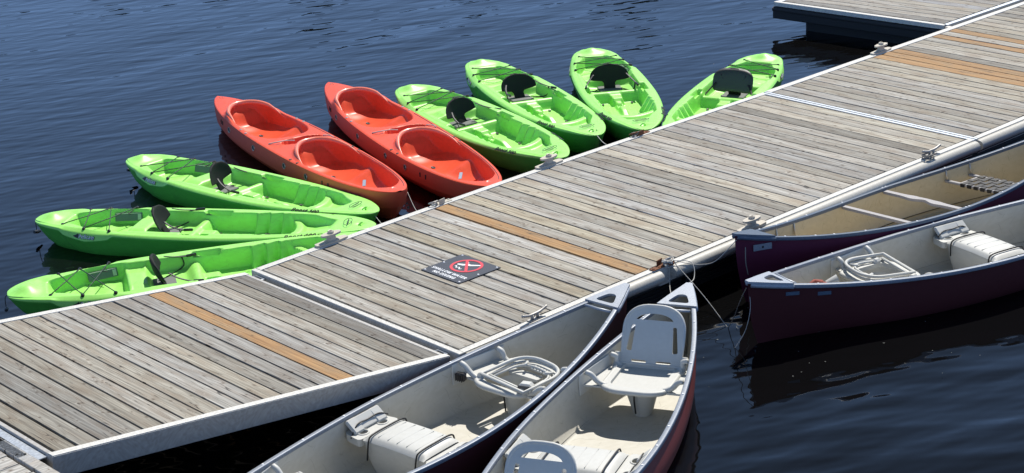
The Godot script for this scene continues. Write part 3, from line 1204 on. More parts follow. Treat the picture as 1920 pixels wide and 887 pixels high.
func make_kayak(label: String) -> Node3D:
	var t := thing("kayak", label, "kayak", Vector3.ZERO, Vector3.ZERO, "green sit-on-top kayaks nosed up to the dock")
	var me := kayak_meshes()
	put("deck", me[0], t)
	put("hull", me[1], t)
	# elastic cords over the tank well
	var s := st()
	var y := 0.232
	for zig in [[Vector3(-1.22, y, 0.17), Vector3(-0.97, y, -0.265), Vector3(-0.73, y, 0.29)], [Vector3(-1.14, y, -0.22), Vector3(-0.98, y, 0.255), Vector3(-0.74, y, -0.305)]]:
		for i in 2:
			var a: Vector3 = zig[i]
			var b: Vector3 = zig[i + 1]
			tube(s, [a, (a + b) / 2 - Vector3(0, 0.004, 0), b], 0.0042, 6)
	tube(s, [Vector3(-0.74, y, -0.305), Vector3(-0.80, 0.19, -0.24), Vector3(-0.76, 0.2, -0.2)], 0.004, 6)
	obj("elastic_cord", s, M.cord, t)
	for p in [Vector3(-1.22, y, 0.17), Vector3(-0.97, y, -0.265), Vector3(-0.73, y, 0.29), Vector3(-1.14, y, -0.22), Vector3(-0.98, y, 0.255), Vector3(-0.74, y, -0.305)]:
		s = st()
		lathe(s, [Vector2(0.016, -0.014), Vector2(0.015, 0.0), Vector2(0.008, 0.006), Vector2(0, 0.007)], p, Basis(), 8)
		obj("cord_eyelet", s, M.black_plastic, t)
	# sticker on the well's inner wall
	s = st()
	var tilt := Basis(Vector3.UP, 0.2) * Basis(Vector3(1, 0, 0), -0.35)
	box(s, Vector3(-0.80, 0.160, -0.240), Vector3(0.24, 0.070, 0.004), tilt, 0.001)
	var lab := obj("sticker", s, M.sticker, t)
	s = st()
	box(s, Vector3(-0.705, 0.160, -0.255), Vector3(0.03, 0.05, 0.004), tilt, 0.001)
	box(s, Vector3(-0.80, 0.190, -0.247), Vector3(0.22, 0.006, 0.004), tilt, 0.001)
	obj("sticker_border", s, M.sticker_pale, lab)
	# seat
	s = st()
	box(s, Vector3(-0.34, 0.108, 0), Vector3(0.20, 0.018, 0.24), Basis(), 0.008)
	obj("seat_cushion", s, M.pad_grey, t)
	var back := put("backrest", backrest_mesh(), t)
	back.position = Vector3(-0.335, 0.115, 0)
	s = st()
	for g in [-1.0, 1.0]:
		var P := [Vector3(0.03, 0.16, 0.17 * g), Vector3(0.10, 0.125, 0.215 * g), Vector3(0.20, 0.10, 0.255 * g), Vector3(0.26, 0.098, 0.262 * g)]
		tube(s, curve(P, 4), 0.011, 6, false, 0.4)
		obj("strap", s, M.black_strap, back)
		s = st()
		P = [Vector3(0.17, 0.105, 0.25 * g), Vector3(0.18, 0.03, 0.235 * g), Vector3(0.10, -0.005, 0.2 * g), Vector3(0.02, 0.0, 0.12 * g)]
		tube(s, curve(P, 4), 0.008, 6, false, 0.5)
		obj("strap_loop", s, M.black_strap, back)
		s = st()
	for g in [-1.0, 1.0]:
		s = st()
		box(s, Vector3(0.25, 0.10, 0.262 * g), Vector3(0.085, 0.022, 0.022), Basis(Vector3(0, 1, 0), -0.15 * g), 0.006)
		obj("buckle", s, M.black_plastic, back)
	# scupper holes
	for p in [Vector2(0.08, 0.15), Vector2(0.08, -0.15), Vector2(0.52, 0.14), Vector2(0.52, -0.14)]:
		s = st()
		lathe(s, [Vector2(0.017, 0.0), Vector2(0.016, 0.003), Vector2(0.011, 0.001), Vector2(0, -0.002)], Vector3(p.x, 0.0665 + (0.012 if p.x > 0.3 else 0.002), p.y), Basis(), 12, 1.5, 0.8)
		obj("scupper_hole", s, M.scupper, t)
	# markings
	for g in [1.0, -1.0]:
		var tr := kayak_side(-0.95, g, 0.62)
		var name_tr := tr.translated_local(Vector3(0.02 * g, 0, 0.001))
		lettering("Pelican", 0.046, M.logo_black, t, name_tr.translated_local(Vector3(0, 0, -0.0012)).scaled_local(Vector3(1.05, 1.24, 1)), "name_shadow", true, 0.2)
		lettering("Pelican", 0.045, M.logo_grey, t, name_tr, "name_lettering", true, 0.2)
		s = st()
		plate(s, PackedVector2Array([Vector2(-0.135, 0.0), Vector2(-0.105, 0.012), Vector2(-0.085, 0.024), Vector2(-0.082, 0.004), Vector2(-0.088, -0.016), Vector2(-0.11, -0.01)]), [], 0.003, name_tr)
		obj("bird_emblem", s, M.logo_black, t)
		tr = kayak_side(0.98, g, 0.5)
		lettering("Boost 100", 0.058, M.logo_black, t, tr, "model_lettering", true, 0.25)
	# oval emblem, eye and carry loop at the bow, toggle at the stern
	var ov := PackedVector2Array()
	var inn := PackedVector2Array()
	for k in 28:
		var d := Vector2(cos(TAU * k / 28), sin(TAU * k / 28))
		ov.append(d * Vector2(0.085, 0.036))
		inn.append(d * Vector2(0.080, 0.0325))
	s = st()
	var bow := Transform3D(Basis(Vector3(0.15, 0.0, 1).normalized(), Vector3(1, 0.05, -0.15).normalized(), Vector3(-0.05, 1, 0)), Vector3(1.305, 0.268, 0.0))
	plate(s, ov, [inn], 0.003, bow)
	obj("oval_emblem", s, M.logo_black, t)
	s = st()
	plate(s, PackedVector2Array([Vector2(-0.06, -0.006), Vector2(0.055, -0.002), Vector2(0.06, 0.004), Vector2(0.0, 0.007), Vector2(-0.05, 0.004)]), [], 0.003, bow)
	obj("emblem_word", s, M.logo_black, t)
	s = st()
	tube(s, curve([Vector3(1.40, 0.245, -0.022), Vector3(1.43, 0.268, 0), Vector3(1.40, 0.245, 0.022)], 5), 0.007, 6)
	obj("bow_eye", s, M.green, t)
	s = st()
	tube(s, curve([Vector3(-1.50, 0.218, 0.0), Vector3(-1.562, 0.195, 0.004), Vector3(-1.568, 0.10, 0.002)], 4), 0.0035, 5)
	var tog := obj("toggle_cord", s, M.black_strap, t)
	s = st()
	lathe(s, [Vector2(0.0, -0.055), Vector2(0.013, -0.05), Vector2(0.018, 0), Vector2(0.013, 0.05), Vector2(0, 0.055)], Vector3(-1.57, 0.088, 0.0), Basis(Vector3(1, 0, 0), PI / 2 - 0.25), 10)
	obj("toggle", s, M.black_plastic, tog)
	return t


func backrest_mesh() -> ArrayMesh:
	# padded shell: narrow foot, wide rounded wings, curved round the sitter
	var front := []
	for i in 15:
		var f := i / 14.0
		var hh := 0.245 * f
		var w := 0.06
		if f > 0.25: w = lerpf(0.06, 0.205, ss(0.25, 0.42, f))
		if f > 0.5: w = 0.205 * sqrt(maxf(0.0, 1.0 - ((f - 0.5) / 0.5) ** 2.6))
		var row := PackedVector3Array()
		var N := 20
		for j in N:   # closed section
			var a := TAU * j / (N - 1)
			var z := w * cos(a)
			var th := 0.016 * (1.0 if f < 0.93 else 0.6) * sin(a)
			var lean := -0.085 * f - 0.02 * sin(f * PI)
			row.append(Vector3(lean + th + 0.055 * (z / 0.205) ** 2, hh - 0.02 * (z / 0.205) ** 2 * f, z))
		front.append(row)
	return skin(front, M.black_cloth)


func kayaks():
	# [x, z, yaw, roll, trim, label, lean of the backrest, turn of the backrest]
	var spots := [
		[-0.0726, -0.6936, -0.4838, -0.0527, 0.0006, "green kayak lying closest along the ramp, at the far left below the others", 0.0, 0.0],
		[0.4869, -1.5568, -0.9897, 0.0057, 0.0082, "green kayak pointing straight right, second from the bottom of the left group", 0.05, 0.2],
		[1.3265, -2.0914, -1.4052, 0.0251, -0.0065, "green kayak right beside the left red tandem, on its near side", -0.1, 0.35],
		[3.9514, -1.8889, -1.7752, -0.0419, -0.0066, "green kayak touching the right red tandem, its bow behind a cream cleat", 0.0, 0.3],
		[4.8421, -2.0792, -1.9237, 0.0268, -0.0124, "green kayak third from the right end of the row, tied by a thin bow line", 0.1, 0.12],
		[5.5918, -1.6271, -2.1839, -0.0077, -0.0075, "green kayak seen bow on with a wide black backrest, second from the right", 0.0, -0.1],
		[6.0808, -0.5927, -2.7352, 0.0157, 0.0003, "green kayak lying along the dock edge, rightmost of the row", -0.35, 0.0],
	]
	var first: Node3D = null
	for q in spots:
		var k: Node3D
		if first == null:
			k = make_kayak(q[5])
			first = k
		else:
			k = first.duplicate()
			k.name = numbered("kayak")
			add_child(k)
			k.set_meta("label", q[5])
		k.position = Vector3(q[0], 0, q[1])
		k.basis = Basis(Vector3.UP, q[2]) * Basis(Vector3(0, 0, 1), q[4]) * Basis(Vector3(1, 0, 0), -q[3])
		var b: Node3D = k.get_node("backrest")
		b.rotation = Vector3(0, q[7], q[6])
		if k == get_child(get_child_count() - 1) and q[2] < -2.5:
			var pad := []
			for i in 25:
				var la := lerpf(-PI / 2, PI / 2, i / 24.0)
				var row := PackedVector3Array()
				for j in 33:
					var lo := TAU * j / 32.0
					var cz := signf(cos(lo)) * pow(absf(cos(lo)), 0.45) * pow(maxf(cos(la), 0.0), 0.4)
					var cx := signf(sin(lo)) * pow(absf(sin(lo)), 0.8) * pow(maxf(cos(la), 0.0), 0.5)
					var yy := signf(sin(la)) * pow(absf(sin(la)), 0.55)
					var z := 0.212 * cz
					row.append(Vector3(-0.03 - 0.07 * yy + 0.032 * cx + 0.9 * z * z, 0.165 + 0.088 * yy - 0.25 * z * z, z))
				pad.append(row)
			(b as MeshInstance3D).mesh = skin(pad, M.pad_black)
			var s: SurfaceTool
			s = st()
			var arc := []
			for i in 13:
				var a := PI * i / 12.0
				arc.append(Vector3(-0.052 + 0.055 * sin(a) + 0.9 * (0.13 * cos(a)) ** 2, 0.225 - 0.075 * sin(a), 0.13 * cos(a)))
			tube(s, arc, 0.006, 6)
			obj("seam_piping", s, M.black_plastic, b)
			s = st()
			box(s, Vector3(-0.01, 0.045, 0), Vector3(0.03, 0.10, 0.13), Basis(), 0.01)
			obj("backrest_foot", s, M.black_cloth, b)


# ------------------------------------------------------------------ red tandem kayaks

const TL := 4.007

func tw(u: float) -> float:
	var um := 0.505
	if u <= 0.0 or u >= 1.0: return 0.0
	if u < um: return 0.346 * pow(maxf(0.0, 1.0 - pow((um - u) / um, 2.19)), 0.67)
	return 0.346 * pow(maxf(0.0, 1.0 - pow((u - um) / (1.0 - um), 2.417)), 0.485)


func th(u: float) -> float:
	return 0.261 - 0.012 * clampf((0.5 - u) * 2, 0, 1) ** 2 + 0.05 * clampf((u - 0.5) * 2, 0, 1) ** 2


func well(x: float, k: int) -> float:   # half width of a cockpit opening, 0 outside it
	if k == 0:
		if x < -1.40 or x > -0.20: return 0.0
		if x < -0.72: return 0.292 * pow(maxf(0.0, 1.0 - pow((-0.72 - x) / 0.68, 2.3)), 0.5)
		return (0.292 - 0.04 * (x + 0.72) / 0.52) * pow(maxf(0.0, 1.0 - pow((x + 0.72) / 0.52, 6.0)), 0.5)
	if x < 0.20 or x > 1.84: return 0.0
	if x < 0.86: return 0.297 * pow(maxf(0.0, 1.0 - pow((0.86 - x) / 0.66, 2.3)), 0.5)
	return 0.297 * pow(maxf(0.0, 1.0 - pow((x - 0.86) / 0.98, 2.6)), 0.62)


func coaming(x: float, x0: float) -> float:
	return 0.058 * (1.0 - ss(x0 + 0.02, x0 + 0.52, x))


func tdeck(x: float, v: float, w: float, y: float) -> float:
	var t := absf(v)
	var h := y + 0.006 * (1.0 - (v / maxf(w, 0.01)) ** 2)
	for k in 2:
		var x0 := -1.40 if k == 0 else 0.20
		var q := minf(well(x, k), w - 0.048)
		# raised coaming round the back of each seat
		if x < x0 + 0.66:
			var F := pow(absf(x0 + 0.66 - x) / 0.66, 2.3) + pow(t / 0.294, 2.0)
			if F > 0.8: h += coaming(x, x0) * exp(-((maxf(F, 1.0) - 1.0) / 0.2) ** 2)
		if q <= 0.0: continue
		var m := 1.0 - ss(q - 0.020, q + 0.006, t)
		m *= ss(x0, x0 + 0.05, x)
		var f := 0.085 + 0.075 * (t / 0.27) ** 2
		f = lerpf(f + 0.13, f, ss(x0 + 0.03, x0 + 0.19 + 0.1 * (t / 0.27) ** 2, x))
		f += 0.034 * (1.0 - ss(x0 + 0.16, x0 + 0.34, x)) * (1.0 - ss(0.1, 0.2, t))
		f += 0.052 * exp(-((x - x0 - 0.78) / 0.13) ** 2) * (0.55 + 0.45 * ss(0.0, 0.16, t))
		if k == 0:
			f = lerpf(f, y - 0.012, ss(x0 + 0.80, x0 + 1.2, x))
		else:
			f = lerpf(f, y - 0.03, ss(x0 + 1.15, x0 + 1.62, x))
			f -= 0.05 * ss(1.27, 1.29, x) * (1.0 - ss(1.36, 1.40, x)) * ss(0.07, 0.09, t) * (1.0 - ss(0.15, 0.17, t))
		h = lerpf(h, minf(f, h), m)
	# oval storage slot between the seats
	var e := ((x + 0.035) / 0.082) ** 2 + ((v + 0.03) / 0.21) ** 2
	h -= 0.085 * (1.0 - ss(0.75, 1.1, e))
	# drain dimples
	for p in [Vector2(-0.94, 0.0), Vector2(0.67, 0.0), Vector2(-0.80, 0.07)]:
		h -= 0.008 * exp(-((x - p.x) ** 2 / 0.0016 + (v - p.y) ** 2 / 0.0006))
	return h


func tandem_meshes() -> Array:
	var deck := []
	var hull := []
	for u in us(300):
		var x: float = (u - 0.5) * TL
		var w := tw(u)
		var y := th(u)
		var row := PackedVector3Array()
		var nv := 84
		for j in nv + 1:
			var v := w * (2.0 * j / nv - 1.0)
			var rim := ss(0.955, 1.0, absf(v) / maxf(w, 0.001))
			row.append(Vector3(x, lerpf(tdeck(x, v, w, y), y - 0.006, rim), v))
		deck.append(row)
		row = PackedVector3Array()
		var half := []
		for p in [[0.006, 1.0, 0.0], [0.03, 1.012, 0.0], [0.09, 1.03, 0.008], [0.155, 1.035, 0.022], [0.168, 1.0, 0.03], [0.21, 0.92, 0.045], [0.265, 0.75, 0.065], [0.32, 0.42, 0.085], [0.335, 0.0, 0.09]]:
			half.append(Vector3(x * (1.0 - p[2]), y - p[0], (w * p[1] + 0.012 * (p[1] - 0.9))if w > 0.0 else 0.0))
		for p in half: row.append(Vector3(p.x, p.y, -p.z))
		half.reverse()
		for p in half.slice(1): row.append(p)
		hull.append(row)
	return [skin(deck, M.red, true), skin(hull, M.red_hull)]


func make_tandem(label: String) -> Node3D:
	var t := thing("tandem_kayak", label, "kayak", Vector3.ZERO, Vector3.ZERO, "red tandem kayaks")
	var me := tandem_meshes()
	put("deck", me[0], t)
	put("hull", me[1], t)
	# lips round the back of the seats
	for k in 2:
		var p := []
		var x0 := -1.40 if k == 0 else 0.20
		for side in [1.0, -1.0]:
			var part := []
			for i in 15:
				var x := x0 + 0.004 + 0.56 * pow(i / 14.0, 1.8)
				var u := x / TL + 0.5
				var q := minf(well(x, k), tw(u) - 0.046)
				part.append(Vector3(x - 0.004, 0.0, q * side))
			if side > 0: part.reverse()
			p += part if side > 0 else part.slice(1)
		var fat := []
		for i in p.size():
			var f: float = absf(i - 14) / 14.0
			var v: Vector3 = p[i]
			var u := v.x / TL + 0.5
			v.y = th(u) + 0.004 + coaming(v.x, x0) - 0.030 * ss(0.70, 1.0, f)
			p[i] = v
			fat.append(lerpf(0.024, 0.004, ss(0.35, 1.0, f)))
		var s := st()
		tube(s, p, 0.024, 12, false, 1.0, -1.0, fat)
		obj("coaming_lip", s, M.red_lip, t)
	# bungs along the sides, paired slots towards the ends
	for g in [1.0, -1.0]:
		for x in [-1.02, -0.32, 0.38, 0.81]:
			var u: float = x / TL + 0.5
			var at := Vector3(x, th(u) - 0.075, (tw(u) * 1.027 + 0.0015) * g)
			var s := st()
			lathe(s, [Vector2(0.030, 0), Vector2(0.028, 0.006), Vector2(0.021, 0.005), Vector2(0.020, -0.002), Vector2(0, -0.002)], at, Basis(Vector3(1, 0, 0), PI / 2 * g), 14)
			var ring := obj("drain_bung", s, M.brass, t)
			s = st()
			lathe(s, [Vector2(0.0205, 0.0015), Vector2(0, 0.003)], at, Basis(Vector3(1, 0, 0), PI / 2 * g), 12)
			obj("bung_hole", s, M.scupper, ring)
		for x in [-1.33, -1.27, 1.10, 1.20]:
			var u: float = x / TL + 0.5
			var s := st()
			box(s, Vector3(x, th(u) - 0.07, (tw(u) * 1.024 + 0.001) * g), Vector3(0.016, 0.045, 0.012), Basis(), 0.004)
			obj("side_slot", s, M.scupper, t)
		for x in [-0.72, -0.58, 0.46, 0.60]:
			var u: float = x / TL + 0.5
			var s := st()
			lathe(s, [Vector2(0.016, 0), Vector2(0.013, 0.006), Vector2(0, 0.008)], Vector3(x, th(u) - 0.001, (tw(u) - 0.022) * g), Basis(), 8)
			obj("deck_bolt", s, M.brass if x < 0 else M.scupper, t)
	for p in [Vector3(-0.94, 0.082, 0), Vector3(0.67, 0.082, 0)]:
		var s := st()
		lathe(s, [Vector2(0.022, 0.004), Vector2(0.019, 0.006), Vector2(0.014, 0.003), Vector2(0, 0.0)], p, Basis(), 12, 1.6, 0.9)
		obj("scupper_hole", s, M.scupper, t)
	# seam line round the deck, carry line between the seats, end fittings
	var s := st()
	var path := []
	for i in 40:
		var x := lerpf(-0.45, 1.88, i / 39.0)
		var u := x / TL + 0.5
		path.append(Vector3(x, th(u) + 0.001, -(tw(u) - 0.030)))
	tube(s, path, 0.004, 5)
	obj("deck_line", s, M.scupper, t)
	s = st()
	tube(s, curve([Vector3(-0.10, 0.268, 0.285), Vector3(-0.05, 0.285, 0.22), Vector3(-0.06, 0.278, 0.12), Vector3(-0.02, 0.275, 0.05)], 5), 0.006, 6)
	tube(s, curve([Vector3(-0.02, 0.27, -0.25), Vector3(0.05, 0.278, -0.285), Vector3(0.10, 0.27, -0.30)], 5), 0.006, 6)
	obj("carry_line", s, M.rope, t)
	s = st()
	box(s, Vector3(1.52, th(0.866) - 0.012, 0.10), Vector3(0.17, 0.006, 0.03), Basis(Vector3(0, 1, 0), -0.5), 0.002)
	obj("foil_label", s, M.steel, t)
	for x in [-1.90, 1.90]:
		var u: float = x / TL + 0.5
		s = st()
		lathe(s, [Vector2(0.03, 0.0), Vector2(0.026, 0.005), Vector2(0.012, 0.002), Vector2(0, 0.0)], Vector3(x, th(u) + 0.002, 0), Basis(), 12, 1.3, 0.7)
		obj("end_fitting", s, M.scupper if x < 0 else M.brass, t)
	return t


func tandems():
	var a := make_tandem("orange red two-seat kayak, left one of the red pair")
	place_boat(a, 2.3328, -2.6365, -1.7715, 0.0099, -0.0058)
	var b: Node3D = a.duplicate()
	b.name = numbered("tandem_kayak")
	add_child(b)
	b.set_meta("label", "red two-seat kayak, right one of the red pair, beside a green kayak")
	place_boat(b, 3.1721, -2.1076, -1.8615, -0.0089, -0.0144)


func place_boat(o: Node3D, x: float, z: float, yaw: float, roll: float, trim: float):
	o.position = Vector3(x, 0, z)
	o.basis = Basis(Vector3.UP, yaw) * Basis(Vector3(0, 0, 1), trim) * Basis(Vector3(1, 0, 0), -roll)


# ------------------------------------------------------------------ canoes

func cb(c: Dictionary, u: float) -> float:
	return maxf(0.0, c.B / 2 * pow(maxf(0.0, 1.0 - pow(absf(2 * u - 1), c.p)), c.q))


func ch(c: Dictionary, u: float) -> float:
	return c.h + c.e * pow(absf(2 * u - 1), c.k)


func canoe_rows(c: Dictionary, inside: bool, n := 120, m := 22) -> Array:
	var rows := []
	var off := 0.011 if inside else 0.0
	for i in n + 1:
		var t := float(i) / n
		var u := lerpf(t, (1.0 - cos(PI * t)) / 2, 0.5)
		var b := maxf(0.0, cb(c, u) - off)
		var g := ch(c, u) - (0.002 if inside else 0.0)
		var s := absf(2 * u - 1)
		var keel := -0.075 + 0.03 * s ** 3 + off
		var ex := lerpf(0.42, 0.92, ss(0.45, 0.95, s))
		var half := []
		for j in m + 1:
			var q := float(j) / m   # 0 at the gunwale, 1 at the keel
			var an := q * PI / 2
			var v := b * pow(cos(an), ex)
			var y := lerpf(g, keel, pow(sin(an), lerpf(0.62, 0.9, ss(0.5, 1.0, s))))
			v *= 1.0 + 0.02 * sin(PI * clampf((g - y) / maxf(g - keel, 0.01), 0, 1)) * (1.0 - ss(0.75, 1.0, s))
			var rake := 0.10 * pow((g - y) / maxf(g - keel, 0.01), 2.2)
			half.append(Vector3((u - 0.5) * (c.L - 2 * rake - 2 * off), maxf(y, -0.008) if inside else y, v))
		var row := PackedVector3Array()
		for p in half: row.append(Vector3(p.x, p.y, -p.z * (1.0 + c.get("swell", 0.0) * sin(PI * pow(clampf((g - p.y) / maxf(g - keel, 0.01), 0, 1), 1.4)) * (1.0 - ss(0.8, 1.0, s)))))
		half.reverse()
		for p in half.slice(1): row.append(p)
		rows.append(row)
	return rows


# inner wall half width at a height
func cin(c: Dictionary, u: float, y: float) -> float:
	var b := cb(c, u) - 0.012
	var g := ch(c, u)
	var s := absf(2 * u - 1)
	var keel := -0.062 + 0.03 * s ** 3
	var q := clampf((g - y) / (g - keel), 0.0, 1.0)
	var ex := lerpf(0.42, 0.92, ss(0.45, 0.95, s))
	var an := asin(pow(q, 1.0 / lerpf(0.62, 0.9, ss(0.5, 1.0, s))))
	return b * pow(cos(an), ex) * (1.0 + 0.02 * sin(PI * q) * (1.0 - ss(0.75, 1.0, s)))


func canoe_shell(c: Dictionary, label: String, hull_mat: Material, in_mat: Material, rail_mat: Material) -> Node3D:
	var t := thing("canoe", label, "canoe")
	put("hull", skin(canoe_rows(c, false), hull_mat), t)
	put("interior", skin(canoe_rows(c, true), in_mat, true), t)
	for g in [1.0, -1.0]:
		var path := []
		for i in 61:
			var k := i / 60.0
			var u := lerpf(0.004, 0.996, lerpf(k, (1.0 - cos(PI * k)) / 2, 0.5))
			path.append(Vector3((u - 0.5) * c.L, ch(c, u), maxf(cb(c, u), 0.006) * g))
		var s := st()
		sweep(s, Array(round_poly([Vector2(-0.017, -0.022), Vector2(0.017, -0.022), Vector2(0.017, 0.008), Vector2(-0.017, 0.008)], 0.007, 3)), path, true)
		obj("gunwale", s, rail_mat, t)
	return t


func canoe_caps(t: Node3D, c: Dictionary, length: float, open: bool, m: Material):
	for e in [1.0, -1.0]:
		var pts := []
		var pr := []
		var far: float = length / c.L
		for k in 7:
			var u := lerpf(0.0, far, k / 6.0)
			pts.append(Vector2(u * c.L - c.L / 2, cb(c, u) + 0.022))
		for p in pts: pr.push_front(Vector2(p.x, -p.y))
		var poly := PackedVector2Array(pts + pr)
		poly[0] += Vector2(-0.012, 0)
		poly[poly.size() - 1] += Vector2(-0.012, 0)
		var y := ch(c, far * 0.5) + 0.013
		var slope := (ch(c, far) - ch(c, 0.0)) / length
		var holes := []
		if open:
			var u1 := far * 0.52
			var u2 := far * 0.90
			var x1: float = (u1 - 0.5) * c.L
			var x2: float = (u2 - 0.5) * c.L
			holes = [round_poly([Vector2(x1, cb(c, u1) * 0.45), Vector2(x2, cb(c, u2) * 0.74), Vector2(x2, -cb(c, u2) * 0.74), Vector2(x1, -cb(c, u1) * 0.45)], 0.035, 4)]
		var s := st()
		var cx: float = (far * 0.5 - 0.5) * c.L
		# lay the plate down: polygon y becomes z, its slope follows the sheer
		var b := Basis(Vector3(1, slope, 0).normalized(), Vector3(0, 0, 1), Vector3(slope, -1, 0).normalized())
		var tr := Transform3D(b, Vector3(cx, y, 0)) * Transform3D(Basis(), Vector3(-cx, 0, 0))
		if e < 0: tr = Transform3D(Basis(Vector3.UP, PI), Vector3.ZERO) * tr
		plate(s, poly, holes, 0.016, tr)
		var o := obj("end_cap", s, m, t)
		# folded edges down the sides and the round nose
		s = st()
		for g in [1.0, -1.0]:
			var path := []
			for k in 8:
				var u := lerpf(0.002, far * 1.0, k / 7.0)
				path.append(Transform3D(Basis(Vector3.UP, 0.0 if e > 0 else PI), Vector3.ZERO) * Vector3((u - 0.5) * c.L, ch(c, u) - 0.008, (cb(c, u) + 0.018) * g))
			tube(s, path, 0.014, 8, false, 1.25)
		obj("cap_edge", s, m, o)
		if open:
			s = st()
			var X: float = (far * 0.97 - 0.5) * c.L
			var hw := cb(c, far * 0.97) - 0.01
			var hy := ch(c, far) - 0.004
			var R := Transform3D(Basis(Vector3.UP, 0.0 if e > 0 else PI), Vector3.ZERO)
			tube(s, [R * Vector3(X + 0.05, hy, -hw), R * Vector3(X + 0.05, hy - 0.004, 0), R * Vector3(X + 0.05, hy, hw)], 0.011, 8)
			obj("carry_bar", s, m, o)


func seat_back_poly() -> Array:
	var outer := PackedVector2Array()
	outer.append_array([Vector2(-0.215, 0.0), Vector2(0.215, 0.0)])
	for k in 19:
		var a := PI * k / 18.0
		outer.append(Vector2(0.212 * signf(cos(a)) * pow(absf(cos(a)), 0.72), 0.222 + 0.178 * pow(sin(a), 0.85)))
	var top := []
	for k in 11:
		var a := PI * (0.06 + 0.88 * k / 10.0)
		top.append(Vector2(0.135 * cos(a), 0.292 + 0.056 * sin(a)))
	var l := round_poly([Vector2(-0.184, 0.09), Vector2(-0.145, 0.085), Vector2(-0.132, 0.265), Vector2(-0.160, 0.265)], 0.012)
	var r := round_poly([Vector2(0.184, 0.09), Vector2(0.145, 0.085), Vector2(0.132, 0.265), Vector2(0.160, 0.265)], 0.012)
	var b1 := round_poly([Vector2(-0.14, 0.012), Vector2(-0.035, 0.008), Vector2(-0.035, 0.026), Vector2(-0.14, 0.028)], 0.004, 2)
	var b2 := round_poly([Vector2(0.14, 0.012), Vector2(0.035, 0.008), Vector2(0.035, 0.026), Vector2(0.14, 0.028)], 0.004, 2)
	return [outer, [PackedVector2Array(top), l, r, b1, b2]]


